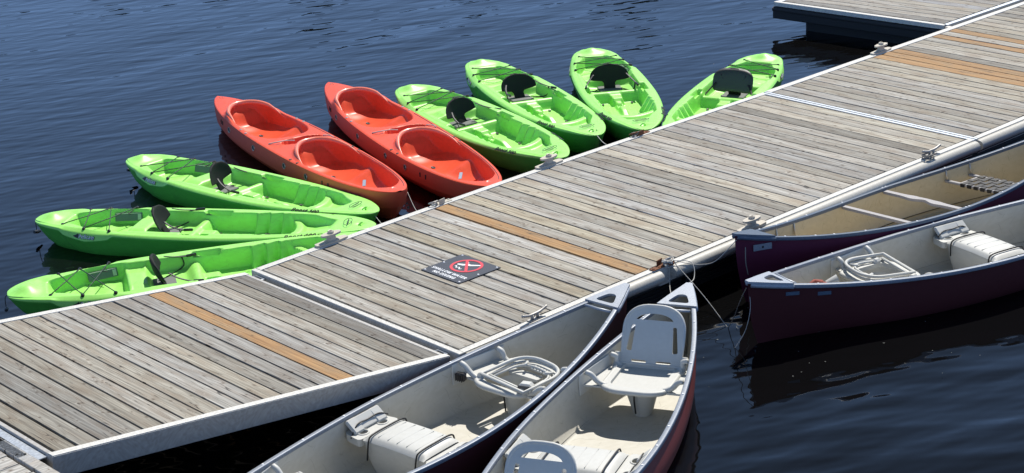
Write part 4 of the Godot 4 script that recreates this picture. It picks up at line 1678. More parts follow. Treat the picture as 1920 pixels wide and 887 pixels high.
# moulded seat hung between the canoe's sides; u0 its end with the backrest, du which way the sitter looks
func canoe_seat(t: Node3D, c: Dictionary, x0: float, dir: float, up: bool):
	var u0: float = x0 / c.L
	var X := func(d: float) -> float: return (u0 - 0.5) * c.L + d * dir
	var U := func(d: float) -> float: return u0 + d * dir / c.L
	var y := 0.235
	# the pan: a rounded frame with a sunken seat
	var s := st()
	var out := round_poly([Vector2(X.call(0.0), -0.225), Vector2(X.call(0.40), -0.225), Vector2(X.call(0.455), -0.13), Vector2(X.call(0.455), 0.13), Vector2(X.call(0.40), 0.225), Vector2(X.call(0.0), 0.225)], 0.06, 5)
	var inn := round_poly([Vector2(X.call(0.045), -0.18), Vector2(X.call(0.37), -0.18), Vector2(X.call(0.405), -0.11), Vector2(X.call(0.405), 0.11), Vector2(X.call(0.37), 0.18), Vector2(X.call(0.045), 0.18)], 0.04, 5)
	var lay := func(yy: float) -> Transform3D: return Transform3D(Basis(Vector3(1, 0, 0), Vector3(0, 0, 1), Vector3(0, -1, 0)), Vector3(0, yy, 0))
	plate(s, out, [inn], 0.034, lay.call(y))
	var rim := []
	for p in out: rim.append(Vector3(p.x, y, p.y))
	tube(s, rim, 0.019, 8, true)
	var pan := obj("seat_pan", s, M.seat_plastic, t)
	s = st()
	if up:
		plate(s, inn, [], 0.012, lay.call(y - 0.012))
		obj("seat_base", s, M.seat_plastic, pan)
	else:
		var rail := round_poly([Vector2(X.call(0.10), -0.13), Vector2(X.call(0.17), -0.13), Vector2(X.call(0.17), 0.13), Vector2(X.call(0.10), 0.13)], 0.02, 4)
		plate(s, rail, [], 0.02, lay.call(y - 0.01))
		obj("seat_base", s, M.seat_plastic, pan)
	# pedestal
	s = st()
	var ped := []
	for k in 7:
		var f := k / 6.0
		ped.append(PackedVector3Array())
		for j in 17:
			var a := TAU * j / 16.0
			ped[k].append(Vector3(X.call(0.24) + lerpf(0.10, 0.06, f) * cos(a), lerpf(y - 0.02, -0.055, f), lerpf(0.13, 0.05, f) * sin(a)))
	put("pedestal", skin(ped, M.seat_plastic), t)
	# side plates, arms and the shelves that reach the hull
	for g in [1.0, -1.0]:
		s = st()
		var um: float = U.call(0.22)
		var w0: float = cin(c, U.call(0.0), 0.26)
		var w1: float = cin(c, U.call(0.44), 0.26)
		var ang := atan2((w1 - w0) * g, 0.44 * dir)
		var mid := Vector3(X.call(0.22), 0.245, (w0 + w1) / 2 * g - 0.006 * g)
		var b := Basis(Vector3.UP, -ang if dir > 0 else -ang)
		box(s, mid, Vector3(0.46, 0.15, 0.012), b, 0.005)
		obj("side_plate", s, M.seat_plastic, t)
		s = st()
		for d in [0.06, 0.38]:
			var wa: float = cin(c, U.call(d), 0.28) - 0.01
			tube(s, curve([Vector3(X.call(d), 0.318, (wa - 0.012) * g), Vector3(X.call(d), 0.305, (wa - 0.05) * g), Vector3(X.call(d), 0.262, lerpf(wa, 0.2, 0.6) * g), Vector3(X.call(d), y, 0.20 * g)], 4), 0.019, 8)
		var sh := PackedVector2Array([Vector2(X.call(0.04), 0.2 * g), Vector2(X.call(0.40), 0.2 * g), Vector2(X.call(0.40), (cin(c, U.call(0.40), y) - 0.012) * g), Vector2(X.call(0.04), (cin(c, U.call(0.04), y) - 0.012) * g)])
		plate(s, sh, [], 0.014, lay.call(y - 0.006))
		obj("seat_arm", s, M.seat_plastic, t)
	# backrest
	var poly := seat_back_poly()
	s = st()
	var tr: Transform3D
	if up:
		var lean := Vector3(-dir * 0.46, 0.89, 0).normalized()
		tr = Transform3D(Basis(Vector3(0, 0, 1), lean, Vector3(0, 0, 1).cross(lean)), Vector3(X.call(0.04), y + 0.02, 0))
	else:
		var lay_dir := Vector3(-dir * 0.98, 0.04, -0.16 * dir).normalized()
		var side := Vector3(0, 1, 0).cross(lay_dir).normalized()
		tr = Transform3D(Basis(side, lay_dir, side.cross(lay_dir)), Vector3(X.call(0.415), y + 0.05, -0.03))
	var edge := []
	for p in poly[0]: edge.append(tr * Vector3(p.x, p.y, 0))
	if up:
		plate(s, poly[0], poly[1], 0.014, tr)
		tube(s, edge, 0.013, 8, true)
		obj("backrest", s, M.seat_plastic, t)
	else:   # folded: its ribbed underside shows, nested hoops with open gaps
		tube(s, edge, 0.013, 8, true)
		var bk := obj("backrest", s, M.seat_plastic, t)
		for q in [[0.93, 0.026, 0.009], [0.85, 0.036, 0.009], [0.76, 0.024, 0.009]]:
			var hoop := []
			for p in poly[0].slice(2): hoop.append(tr * Vector3(p.x * q[0], 0.03 + p.y * q[0], q[1]))
			hoop.push_front(tr * Vector3(0.21 * q[0], 0.02, q[1]))
			hoop.append(tr * Vector3(-0.21 * q[0], 0.02, q[1]))
			s = st()
			tube(s, hoop, q[2], 7)
			obj("backrest_hoop", s, M.seat_plastic, bk)
		for q in [[-0.13, 0.34, -0.10, 0.29], [0.13, 0.34, 0.10, 0.29], [-0.17, 0.04, 0.17, 0.04]]:
			s = st()
			tube(s, [tr * Vector3(q[0], q[1], 0.014), tr * Vector3(q[2], q[3], 0.014)], 0.011, 6)
			obj("backrest_rib", s, M.seat_plastic, bk)
		s = st()
		for k in 5: box(s, tr * Vector3(-0.06 + k * 0.03, 0.335, 0.034), Vector3(0.05, 0.022, 0.012), tr.basis * Basis(Vector3(0, 0, 1), PI / 2), 0.003)
		tag(obj("backrest_slats", s, M.seat_plastic, bk), "", "", "", "stuff")
	for g in [-1.0, 1.0]:
		s = st()
		if up:
			tube(s, curve([Vector3(X.call(0.02), y + 0.09, 0.236 * g), Vector3(X.call(0.05), y + 0.03, 0.238 * g), Vector3(X.call(0.12), y, 0.232 * g)], 4), 0.022, 8)
		else:
			box(s, Vector3(X.call(0.35), y + 0.02, 0.205 * g), Vector3(0.07, 0.055, 0.05), Basis(Vector3.UP, 0.2), 0.015)
		obj("backrest_hinge", s, M.seat_plastic, t)
	s = st()
	tube(s, [Vector3(X.call(0.34), y - 0.02, 0.02), Vector3(X.call(0.345), 0.13, 0.022), Vector3(X.call(0.34), 0.03, 0.018)], 0.006, 5)
	obj("strap_tail", s, M.black_strap, pan)


# moulded centre console with an icebox lid, cup holders and wings
func canoe_console(t: Node3D, c: Dictionary, x0: float):
	var cx: float = x0 - c.L / 2
	var body := []
	var top := 0.205
	for k in 9:   # body hull-shaped at the bottom
		var f := k / 8.0
		var y := lerpf(top, -0.055, f)
		var row := PackedVector3Array()
		var hx := lerpf(0.158, 0.135, f)
		var hz := minf(lerpf(0.285, 0.20, f * f), cin(c, x0 / c.L, y) - 0.012)
		for p in round_poly([Vector2(-hx, -hz), Vector2(hx, -hz), Vector2(hx, hz), Vector2(-hx, hz)], 0.05, 5):
			row.append(Vector3(cx + p.x, y, p.y))
		row.append(row[0])
		body.append(row)
	put("console", skin(body, M.seat_plastic), t)
	var s := st()
	var lay := func(yy: float) -> Transform3D: return Transform3D(Basis(Vector3(1, 0, 0), Vector3(0, 0, 1), Vector3(0, -1, 0)), Vector3(0, yy, 0))
	plate(s, round_poly([Vector2(cx - 0.16, -0.29), Vector2(cx + 0.16, -0.29), Vector2(cx + 0.16, 0.29), Vector2(cx - 0.16, 0.29)], 0.04, 4), [], 0.02, lay.call(top))
	var deck := obj("console_top", s, M.seat_plastic, t)
	# crowned lid with pressed lines
	var lid := []
	for i in 21:
		var z := lerpf(-0.262, 0.262, i / 20.0)
		var row := PackedVector3Array()
		for j in 15:
			var a := -1.0 + j / 7.0
			var yy := top + 0.012 + 0.034 * pow(maxf(0.0, 1.0 - pow(absf(a), 4.0)), 0.6) * pow(maxf(0.0, 1.0 - pow(absf(z / 0.264), 10.0)), 0.5) + 0.006 * (1.0 - (z / 0.26) ** 2)
			row.append(Vector3(cx + 0.172 * signf(a) * pow(absf(a), 0.85), yy, z))
		lid.append(row)
	var lo := put("lid", skin(lid, M.seat_plastic, true), t)
	for z in [-0.16, -0.08, 0.0, 0.08, 0.16]:
		s = st()
		box(s, Vector3(cx, top + 0.0508 + 0.006 * (1.0 - (z / 0.26) ** 2) - 0.006, z), Vector3(0.26, 0.004, 0.005), Basis(), 0.001)
		obj("lid_line", s, M.seat_plastic, lo)
	for z in [-0.205, 0.205]:
		s = st()
		tube(s, curve([Vector3(cx - 0.178, 0.13, z), Vector3(cx - 0.178, top + 0.02, z), Vector3(cx - 0.14, top + 0.053, z), Vector3(cx, top + 0.058, z), Vector3(cx + 0.14, top + 0.053, z), Vector3(cx + 0.178, top + 0.02, z), Vector3(cx + 0.182, 0.09, z + 0.02)], 4), 0.006, 6)
		obj("lid_strap", s, M.black_strap, lo)
	# cup holders and wings on both sides
	for g in [1.0, -1.0]:
		s = st()
		var w: float = cin(c, x0 / c.L, 0.2) - 0.012
		var poly := round_poly([Vector2(cx - 0.19, 0.275 * g), Vector2(cx + 0.19, 0.275 * g), Vector2(cx + 0.16, w * g), Vector2(cx - 0.16, w * g)], 0.04, 4)
		var cups := []
		for dx in [-0.09, 0.09]:
			var q := PackedVector2Array()
			for k in 18: q.append(Vector2(cx + dx + 0.038 * cos(TAU * k / 18), 0.335 * g + 0.033 * sin(TAU * k / 18)))
			cups.append(q)
		plate(s, poly, cups, 0.05, lay.call(top - 0.012))
		for q in cups:
			var ring := []
			for p in q: ring.append(Vector3(p.x, top + 0.012, p.y))
			tube(s, ring, 0.008, 6, true)
		obj("cup_holder", s, M.seat_plastic, t)
		s = st()
		for dx in [-0.105, 0.105]:
			var a := Vector3(cx + dx, top + 0.02, 0.355 * g)
			var b := Vector3(cx + dx, ch(c, x0 / c.L) - 0.03, (cb(c, x0 / c.L) - 0.03) * g)
			var d := (b - a).normalized()
			var bs := Basis(Vector3(1, 0, 0), d, Vector3(1, 0, 0).cross(d))
			box(s, (a + b) / 2, Vector3(0.09, a.distance_to(b) + 0.02, 0.03), bs, 0.012)
		var a2 := Vector3(cx, top + 0.03, 0.37 * g)
		var b2 := Vector3(cx, top + 0.075, 0.42 * g)
		var d2 := (b2 - a2).normalized()
		box(s, (a2 + b2) / 2, Vector3(0.18, 0.10, 0.02), Basis(Vector3(1, 0, 0), d2, Vector3(1, 0, 0).cross(d2)), 0.006)
		var wing := obj("wing", s, M.seat_plastic, t)
		s = st()
		tube(s, curve([Vector3(cx - 0.17, top + 0.03, 0.36 * g), Vector3(cx - 0.1, top + 0.062, 0.375 * g), Vector3(cx, top + 0.058, 0.38 * g), Vector3(cx + 0.1, top + 0.062, 0.375 * g), Vector3(cx + 0.18, top + 0.0, 0.36 * g)], 4), 0.005, 5)
		obj("wing_cord", s, M.black_strap, wing)


func rivets(t: Node3D, c: Dictionary, at: Array):
	for u in at:
		for g in [1.0, -1.0]:
			var s := st()
			lathe(s, [Vector2(0.009, 0), Vector2(0.007, 0.004), Vector2(0, 0.005)], Vector3((u - 0.5) * c.L, ch(c, u) + 0.008, cb(c, u) * g), Basis(), 8)
			obj("rivet", s, M.white_print, t)


const GREY := {"L": 4.426, "B": 0.92, "p": 1.866, "q": 0.918, "h": 0.312, "e": 0.159, "k": 2.175}
const TAN := {"L": 4.34, "B": 0.878, "p": 1.727, "q": 0.942, "h": 0.318, "e": 0.222, "k": 2.398}
# bow tip x, z, heading, heel, trim
const GREY_SPOTS := [[1.3019, 2.6516, 3.2691, 0.0062, -0.0061], [1.613, 2.989, 3.5757, -0.026, -0.0031], [1.8834, 3.2857, -0.2158, 0.0021, -0.0084]]
const TAN_SPOT := [2.418, 2.7288, -0.0888, 0.0534, -0.007]


# where the water meets a canoe's hull: outline and its bounding box, seen from above
func waterline(c: Dictionary, q: Array) -> Array:
	var d := Vector2(cos(q[2]), -sin(q[2]))
	var n := Vector2(sin(q[2]), cos(q[2]))
	var mid: Vector2 = Vector2(q[0], q[1]) + d * c.L / 2
	var out := PackedVector2Array()
	var other := PackedVector2Array()
	for i in 81:
		var u := lerpf(0.012, 0.988, i / 80.0)
		var g := ch(c, u)
		var keel := -0.075 + 0.03 * absf(2 * u - 1) ** 3
		var x: float = (u - 0.5) * (c.L - 0.2 * pow(g / (g - keel), 2.2))
		var w := maxf(cin(c, u, 0.0) + 0.004, 0.0)
		out.append(mid + d * x + n * w)
		other.append(mid + d * x - n * w)
	other.reverse()
	out.append_array(other)
	var box := Rect2(out[0], Vector2.ZERO)
	for p in out: box = box.expand(p)
	return [out, box]


func canoes():
	var G := GREY.duplicate()
	var spots := [
		GREY_SPOTS[0] + ["dark canoe with grey interior pressed against the dock, its seat back folded flat", false],
		GREY_SPOTS[1] + ["dark canoe with its bow seat back standing up, in the bottom middle", true],
		GREY_SPOTS[2] + ["dark canoe with grey interior and centre console, nearest at the right side", false],
	]
	for q in spots:
		G["swell"] = 0.055 if q[6] else 0.0
		var t := canoe_shell(G, q[5], M.red_brown_hull if q[6] else M.maroon_hull, M.liner, M.gunwale)
		t.set_meta("group", "grey lined canoes with moulded seats")
		canoe_caps(t, G, 0.30, true, M.deck_cap)
		if q[6]:
			canoe_seat(t, G, 0.87, 1.0, true)
			canoe_seat(t, G, 2.98, 1.0, true)
		else:
			canoe_seat(t, G, 1.02, 1.0, false)
			canoe_seat(t, G, 3.55, -1.0, false)
		canoe_console(t, G, 2.30)
		rivets(t, G, [0.11, 0.2, 0.235, 0.33, 0.43, 0.49, 0.55, 0.64, 0.73])
		var d := Vector3(cos(q[2]), 0, -sin(q[2]))
		var mid: Vector3 = Vector3(q[0], 0, q[1]) + d * G.L / 2
		place_boat(t, mid.x, mid.z, q[2], q[3], q[4])
		if q[5].begins_with("dark canoe with grey interior and"):
			for dx in [0.30, 0.53]:
				var s := st()
				var u: float = dx / G.L
				box(s, Vector3((u - 0.5) * G.L, ch(G, u) - 0.065, cb(G, u) + 0.006), Vector3(0.10, 0.028, 0.006), Basis(Vector3.UP, -0.42), 0.002)
				obj("hull_label", s, M.blue_vinyl, t)
		if q[5].begins_with("dark canoe with grey interior pressed"):
			var s := st()
			box(s, Vector3((1.37 / G.L - 0.5) * G.L, 0.268, -0.185), Vector3(0.085, 0.075, 0.10), Basis(Vector3.UP, 0.3), 0.02)
			var pad := obj("foot_pad", s, M.seat_plastic, t)
			s = st()
			box(s, Vector3((1.416 / G.L - 0.5) * G.L, 0.268, -0.199), Vector3(0.006, 0.068, 0.085), Basis(Vector3.UP, 0.3), 0.002)
			obj("foot_pad_grip", s, M.speckle, pad)
			s = st()
			box(s, Vector3((1.45 / G.L - 0.5) * G.L, 0.245, 0.325), Vector3(0.045, 0.06, 0.075), Basis(Vector3.UP, 0.2), 0.01)
			for k in 4: box(s, Vector3((1.475 / G.L - 0.5) * G.L, 0.245, 0.298 + k * 0.018), Vector3(0.006, 0.055, 0.008), Basis(), 0.002)
			obj("rod_clip", s, M.black_plastic, t)
	# older canoe with cane-coloured inside and webbed seats
	var W := TAN
	var o := canoe_shell(W, "plum canoe with tan interior, webbed seat and wooden thwarts, along the right dock edge", M.plum_hull, M.tan_liner, M.blue_vinyl)
	canoe_caps(o, W, 0.30, false, M.blue_vinyl)
	var at: Vector3 = Vector3(2.418, 0, 2.7288) + Vector3(cos(-0.0888), 0, -sin(-0.0888)) * W.L / 2
	place_boat(o, at.x, at.z, -0.0888, 0.0534, -0.007)
	cross_bar(o, W, 1.585, false)
	cross_bar(o, W, 2.13, true)
	for u in [0.62, 2.84]:
		webbed_seat(o, W, u)
	rivets(o, W, [0.09, 0.148, 0.185, 0.25, 0.365, 0.488, 0.497, 0.6, 0.655, 0.712, 0.8])
	var s := st()
	box(s, Vector3(0.20 - W.L / 2, ch(W, 0.046) - 0.075, cb(W, 0.046) + 0.012), Vector3(0.15, 0.05, 0.006), Basis(Vector3.UP, -0.38), 0.0025)
	var pl := obj("hull_emblem", s, M.gunwale, o)
	s = st()
	box(s, Vector3(0.20 - W.L / 2, ch(W, 0.046) - 0.075, cb(W, 0.046) + 0.0155), Vector3(0.016, 0.016, 0.006), Basis(Vector3.UP, -0.38), 0.002)
	obj("emblem_dot", s, M.logo_black, pl)


func cross_bar(t: Node3D, c: Dictionary, x0: float, yoke: bool):
	var u: float = x0 / c.L
	var w: float = cb(c, u) - 0.018
	var X: float = x0 - c.L / 2
	var y := ch(c, u) - 0.028
	var pts := PackedVector2Array()
	var back := PackedVector2Array()
	for i in 41:
		var z := lerpf(-w, w, i / 40.0)
		var hw := 0.021
		var off := 0.0
		if yoke:
			hw = 0.024 + 0.014 * exp(-((absf(z) - 0.12) / 0.07) ** 2) - 0.004 * exp(-(z / 0.05) ** 2)
			off = 0.02 * exp(-(z / 0.06) ** 2)
		pts.append(Vector2(X - hw + off, z))
		back.append(Vector2(X + hw + off, z))
	back.reverse()
	pts.append_array(back)
	var s := st()
	plate(s, pts, [], 0.022, Transform3D(Basis(Vector3(1, 0, 0), Vector3(0, 0, 1), Vector3(0, -1, 0)), Vector3(0, y, 0)))
	obj("yoke" if yoke else "thwart", s, M.thwart_wood, t)


func webbed_seat(t: Node3D, c: Dictionary, x0: float):
	var y := 0.225
	for d in [0.0, 0.26]:
		var u: float = (x0 + d) / c.L
		var w: float = cin(c, u, y) - 0.005
		var s := st()
		box(s, Vector3(x0 + d - c.L / 2, y, 0), Vector3(0.034, 0.022, w * 2), Basis(), 0.005)
		var bar := obj("seat_rail", s, M.thwart_wood, t)
		for g in [1.0, -1.0]:
			s = st()
			tube(s, [Vector3(x0 + d - c.L / 2, y, (w - 0.025) * g), Vector3(x0 + d - c.L / 2, ch(c, u), (cb(c, u) - 0.006) * g)], 0.009, 6)
			obj("hanger", s, M.brass, bar)
	var hw: float = minf(0.21, cin(c, x0 / c.L, y) - 0.09)
	for g in [-1.0, 1.0]:
		var s := st()
		box(s, Vector3(x0 + 0.13 - c.L / 2, y, hw * g), Vector3(0.25, 0.022, 0.03), Basis(), 0.005)
		obj("seat_rail", s, M.thwart_wood, t)
	var n := 6 if hw > 0.19 else 4
	for k in n:   # straps fore and aft, wrapped over the rails
		var z := lerpf(-hw + 0.035, hw - 0.035, k / float(n - 1))
		var s := st()
		box(s, Vector3(x0 + 0.13 - c.L / 2, y + 0.013 + 0.002 * (k % 2), z), Vector3(0.306, 0.004, 0.046), Basis(), 0.001)
		box(s, Vector3(x0 - 0.021 - c.L / 2, y, z), Vector3(0.004, 0.03, 0.046), Basis(), 0.001)
		box(s, Vector3(x0 + 0.281 - c.L / 2, y, z), Vector3(0.004, 0.03, 0.046), Basis(), 0.001)
		obj("webbing_strap", s, M.black_strap, t)
	for k in 4:
		var x: float = x0 + 0.035 + k * 0.063 - c.L / 2
		var s := st()
		for j in n:
			var z := lerpf(-hw + 0.035, hw - 0.035, j / float(n - 1))
			box(s, Vector3(x, y + 0.013 + (0.0052 if (j + k) % 2 else -0.004), z), Vector3(0.046, 0.004, 0.062), Basis(), 0.001)
		obj("webbing_strap", s, M.black_strap, t)


# ------------------------------------------------------------------ dock fittings

func fittings():
	var cleats := [
		[0.71, -0.045, "cream dock cleat on the far edge beside the bow of the kayak along the ramp"],
		[3.137, -0.055, "cream dock cleat on the far edge, before the kayak touching the red tandem"],
		[7.93, -0.055, "cream dock cleat at the far edge next to the three orange boards"],
		[3.05, 2.335, "cream dock cleat on the near edge, just behind the plum canoe's tip"],
	]
	var first: Node3D = null
	for q in cleats:
		var y: float = DECK + (hog(q[0]) if q[0] < 6.0 else 0.0) + 0.004
		if first == null:
			first = bitt(q[2])
			first.position = Vector3(q[0], y, q[1])
			continue
		var c: Node3D = first.duplicate()
		c.name = numbered("dock_cleat")
		add_child(c)
		c.set_meta("label", q[2])
		c.position = Vector3(q[0], y, q[1])
	for q in [[0.69, 2.335, 0.06, "grey metal horn cleat on the near dock edge, above the folded canoe seat"], [5.44, 2.335, -0.02, "grey metal horn cleat wrapped in rope, near the dock joint at the right"]]:
		var t := thing("horn_cleat", q[3], "cleat", Vector3(q[0], DECK + hog(q[0]) + 0.004, q[1]), Vector3(0, q[2], 0), "metal horn cleats on the dock")
		var s := st()
		tube(s, curve([Vector3(-0.125, 0.062, 0), Vector3(-0.06, 0.045, 0), Vector3(0, 0.042, 0), Vector3(0.06, 0.045, 0), Vector3(0.125, 0.062, 0)], 4), 0.011, 8)
		obj("horns", s, M.galvanised, t)
		s = st()
		for x in [-0.03, 0.03]: tube(s, [Vector3(x, 0.0, 0), Vector3(x * 0.8, 0.042, 0)], 0.012, 8)
		box(s, Vector3(0, 0.004, 0), Vector3(0.13, 0.008, 0.045), Basis(), 0.003)
		obj("base", s, M.galvanised, t)
	# rusty mooring brackets
	bracket(Vector3(1.87, DECK + hog(1.87) + 0.004, -0.05), 0.0, "worn metal mooring ring on the far edge, at the end of the orange board", 1)
	bracket(Vector3(4.29, DECK + hog(4.29) + 0.004, -0.05), 0.0, "rusty mooring ring knotted with rope on the far edge, at the bow-on green kayak", 2)
	bracket(Vector3(1.99, DECK + hog(1.99) + 0.004, 2.35), PI, "orange rusty mooring bracket with ropes on the near dock edge", 3)
	# loose things in the right canoe
	var bow := Vector3(1.8774, 0, 3.2757)
	var d := Vector3(cos(-0.2158), 0, -sin(-0.2158))
	var n := Vector3(sin(-0.2158), 0, cos(-0.2158))
	var s := st()
	var base := bow + d * 0.62 + n * -0.02
	var p := []
	for k in 9:
		var f := k / 8.0
		p.append(base + d * (f * 0.24 - 0.12) + n * (0.02 * sin(f * 7.0)) + Vector3(0, 0.285 + 0.035 * sin(f * 3.0), 0))
	tube(s, p, 0.026, 9, false, 0.8)
	tube(s, [p[1] + Vector3(0, 0.018, 0.01), p[4] + Vector3(0, 0.03, 0.02), p[7] + Vector3(0, 0.016, 0)], 0.016, 7)
	tag(obj("cloth", s, M.cloth_red), "crumpled red-brown cloth in the bow of the right-hand grey canoe", "cloth")
	s = st()
	lathe(s, [Vector2(0.0, 0.0), Vector2(0.032, 0.0), Vector2(0.046, 0.09), Vector2(0.043, 0.09), Vector2(0.030, 0.006), Vector2(0, 0.005)], base + d * 0.135 + Vector3(0, 0.285, 0), Basis(n, -1.2) * Basis(d, 0.4), 18)
	tag(obj("cup", s, M.seat_plastic), "white plastic cup lying beside the red-brown cloth", "cup")


func bitt(label: String) -> Node3D:
	var t := thing("dock_cleat", label, "cleat", Vector3.ZERO, Vector3.ZERO, "cream plastic dock cleats")
	var s := st()
	var lay := Basis(Vector3(1, 0, 0), Vector3(0, 0, 1), Vector3(0, -1, 0))
	plate(s, round_poly([Vector2(-0.155, -0.028), Vector2(-0.05, -0.04), Vector2(0.05, -0.04), Vector2(0.155, -0.028), Vector2(0.155, 0.028), Vector2(0.05, 0.04), Vector2(-0.05, 0.04), Vector2(-0.155, 0.028)], 0.02, 3), [], 0.018, Transform3D(lay, Vector3(0, 0.009, 0)))
	obj("base", s, M.cream, t)
	s = st()
	lathe(s, [Vector2(0.055, 0.018), Vector2(0.036, 0.028), Vector2(0.033, 0.06), Vector2(0.04, 0.066)], Vector3.ZERO, Basis(), 14, 1.25, 0.85)
	obj("stem", s, M.cream, t)
	s = st()
	plate(s, round_poly([Vector2(-0.095, -0.022), Vector2(0.0, -0.042), Vector2(0.095, -0.022), Vector2(0.095, 0.022), Vector2(0.0, 0.042), Vector2(-0.095, 0.022)], 0.03, 4), [], 0.016, Transform3D(lay, Vector3(0, 0.072, 0)))
	obj("horns", s, M.cream, t)
	s = st()
	lathe(s, [Vector2(0.026, 0.08), Vector2(0.026, 0.096), Vector2(0.02, 0.102), Vector2(0.012, 0.100), Vector2(0.010, 0.088), Vector2(0, 0.088)], Vector3.ZERO, Basis(), 14)
	obj("knob", s, M.cream, t)
	return t


func bracket(at: Vector3, turn: float, label: String, kind: int):
	var t := thing("mooring_ring", label, "mooring ring", at, Vector3(0, turn, 0), "metal mooring rings on the dock edges")
	var s := st()
	var metal: Material = M.cream if kind == 1 else M.rust
	box(s, Vector3(0.03, 0.004, 0.0), Vector3(0.16, 0.007, 0.05), Basis(), 0.002)
	box(s, Vector3(-0.01, 0.026, 0.03), Vector3(0.075, 0.045, 0.007), Basis(Vector3(0, 1, 0), 0.2), 0.002)
	obj("plate", s, metal, t)
	s = st()
	var r := []
	for k in 20: r.append(Vector3(-0.07 + 0.042 * cos(TAU * k / 20), 0.024 + 0.014 * sin(TAU * k / 20), -0.012 + 0.032 * sin(TAU * k / 20)))
	tube(s, r, 0.007, 7, true)
	obj("ring", s, M.galvanised if kind == 1 else metal, t)
	for x in [0.09, 0.03]:
		s = st()
		lathe(s, [Vector2(0.011, 0.007), Vector2(0.010, 0.012), Vector2(0, 0.014)], Vector3(x, 0, -0.004), Basis(), 7)
		obj("bolt", s, metal, t)


# ------------------------------------------------------------------ drifting bits

func flotsam():
	var r := RandomNumberGenerator.new()
	r.seed = 44
	var s := st()
	s.set_smooth_group(-1)
	var spots := [[2.3, 3.0, 0.35, 16], [3.0, 3.95, 0.5, 14], [1.3, 3.25, 0.25, 6], [2.2, 4.0, 0.5, 8], [7.6, -1.1, 0.8, 6]]
	for q in spots:
		for i in q[3]:
			var c := Vector3(q[0] + r.randfn(0, q[2]), 0.012, q[1] + r.randfn(0, q[2] * 0.7))
			var a := r.randf() * TAU
			var l := r.randf_range(0.004, 0.011)
			var d := Vector3(cos(a), 0, sin(a)) * l
			var e := Vector3(-sin(a), 0.15, cos(a)) * l * 0.5
			tri_out(s, c - d, c + e, c + d, c - Vector3(0, 1, 0))
			tri_out(s, c - d, c + d, c - e, c - Vector3(0, 1, 0))
	tag(obj("drifting_leaves", s, M.pad_grey), "pale leaf fragments drifting on the dark water", "", "", "stuff")


# ------------------------------------------------------------------ ropes

func rope(label: String, pts: Array, m: Material, r := 0.0032):
	var s := st()
	tube(s, curve(pts, 8), r, 6)
	tag(obj("mooring_line", s, m), label, "rope", "mooring lines between the boats and the dock")


func coil(label: String, at: Vector3, n: int, size: Vector3, m: Material, seed_: int, r := 0.005):
	var q := RandomNumberGenerator.new()
	q.seed = seed_
	var p := []
	for i in n:
		var a := i * 1.9 + q.randf() * 0.9
		p.append(at + Vector3(cos(a) * size.x * q.randf_range(0.5, 1.0), size.y * q.randf(), sin(a) * size.z * q.randf_range(0.5, 1.0)))
	var s := st()
	tube(s, curve(p, 6), r, 6)
	tag(obj("rope_knot", s, m), label, "rope", "rope knots on the dock fittings")


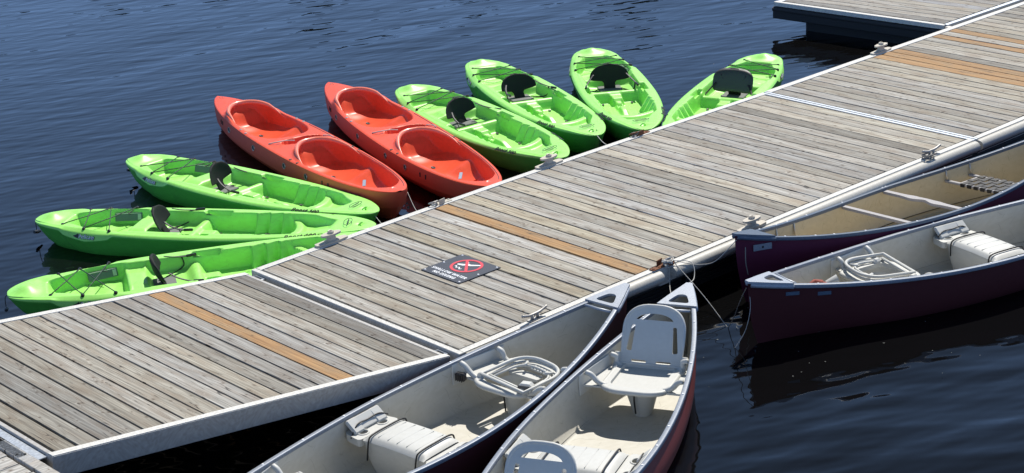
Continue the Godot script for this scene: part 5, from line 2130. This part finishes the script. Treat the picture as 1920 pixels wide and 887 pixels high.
func lines():
	rope("thin line from the left red tandem's bow to the dock edge", [Vector3(2.09, 0.23, -0.76), Vector3(2.0, 0.14, -0.55), Vector3(1.86, 0.20, -0.28), Vector3(1.80, 0.345, -0.07)], M.rope)
	rope("thin line from the green kayak beside the red tandem to the dock", [Vector3(1.60, 0.22, -0.66), Vector3(1.52, 0.17, -0.4), Vector3(1.38, 0.30, -0.12), Vector3(1.34, 0.335, -0.06)], M.rope, 0.0035)
	rope("thin line from the bow of the third green kayak from the right", [Vector3(4.38, 0.23, -0.75), Vector3(4.2, 0.22, -0.45), Vector3(3.97, 0.30, -0.12), Vector3(3.92, 0.345, -0.05)], M.rope, 0.0035)
	rope("black line hanging from the bow eye down the third green kayak from the right", [Vector3(4.395, 0.24, -0.72), Vector3(4.37, 0.16, -0.655), Vector3(4.37, 0.02, -0.67)], M.black_strap, 0.004)
	var k := Vector3(2.06, DECK + 0.02, 2.37)
	rope("rope looping from the rusty bracket to the tip of the middle canoe", [k + Vector3(0.02, 0.03, 0.02), Vector3(2.14, 0.38, 2.52), Vector3(2.05, 0.30, 2.62), Vector3(1.80, 0.36, 2.74), Vector3(1.62, 0.48, 2.94)], M.rope)
	rope("rope dropping from the rusty bracket behind the upright canoe seat", [k, Vector3(1.96, 0.22, 2.46), Vector3(1.72, 0.26, 2.70), Vector3(1.42, 0.40, 2.88)], M.rope)
	rope("taut rope from the rusty bracket into the black water", [k + Vector3(0.04, 0.0, 0.02), Vector3(2.08, 0.18, 2.68), Vector3(2.06, 0.0, 2.93), Vector3(2.05, -0.04, 2.98)], M.rope)
	rope("dark rope from the water up to the tip of the right-hand grey canoe", [Vector3(2.06, -0.03, 2.93), Vector3(2.0, 0.12, 3.05), Vector3(1.93, 0.30, 3.17), Vector3(1.90, 0.445, 3.26)], M.rope_dark, 0.003)
	rope("slack rope lying on the rub rail from the plum canoe to the rusty bracket", [Vector3(2.43, 0.52, 2.71), Vector3(2.38, 0.33, 2.55), Vector3(2.30, 0.30, 2.46), Vector3(2.18, 0.34, 2.42), k + Vector3(0.03, 0.03, 0.01)], M.rope)
	rope("cord hanging from the tip of the right-hand grey canoe into the water", [Vector3(1.90, 0.45, 3.28), Vector3(1.895, 0.30, 3.30), Vector3(1.87, 0.12, 3.27), Vector3(1.80, -0.02, 3.22)], M.rope, 0.0024)
	rope("cord down the bow of the plum canoe", [Vector3(2.46, 0.47, 2.775), Vector3(2.45, 0.36, 2.785), Vector3(2.47, 0.25, 2.79)], M.rope_dark, 0.004)
	coil("tangle of rope round the rusty bracket on the near edge", Vector3(2.05, DECK + 0.012, 2.37), 22, Vector3(0.07, 0.055, 0.035), M.rope, 5)
	coil("knotted rope round the horn cleat at the dock joint", Vector3(5.36, DECK + 0.008, 2.36), 16, Vector3(0.10, 0.04, 0.05), M.rope_dark, 6)
	coil("dark rope round the rusty ring by the bow-on kayak", Vector3(4.25, DECK + 0.015, -0.055), 16, Vector3(0.075, 0.05, 0.04), M.rope_dark, 8)
	coil("few rope turns on the worn ring by the orange board", Vector3(1.80, DECK + 0.015, -0.06), 7, Vector3(0.03, 0.03, 0.03), M.rope, 9)
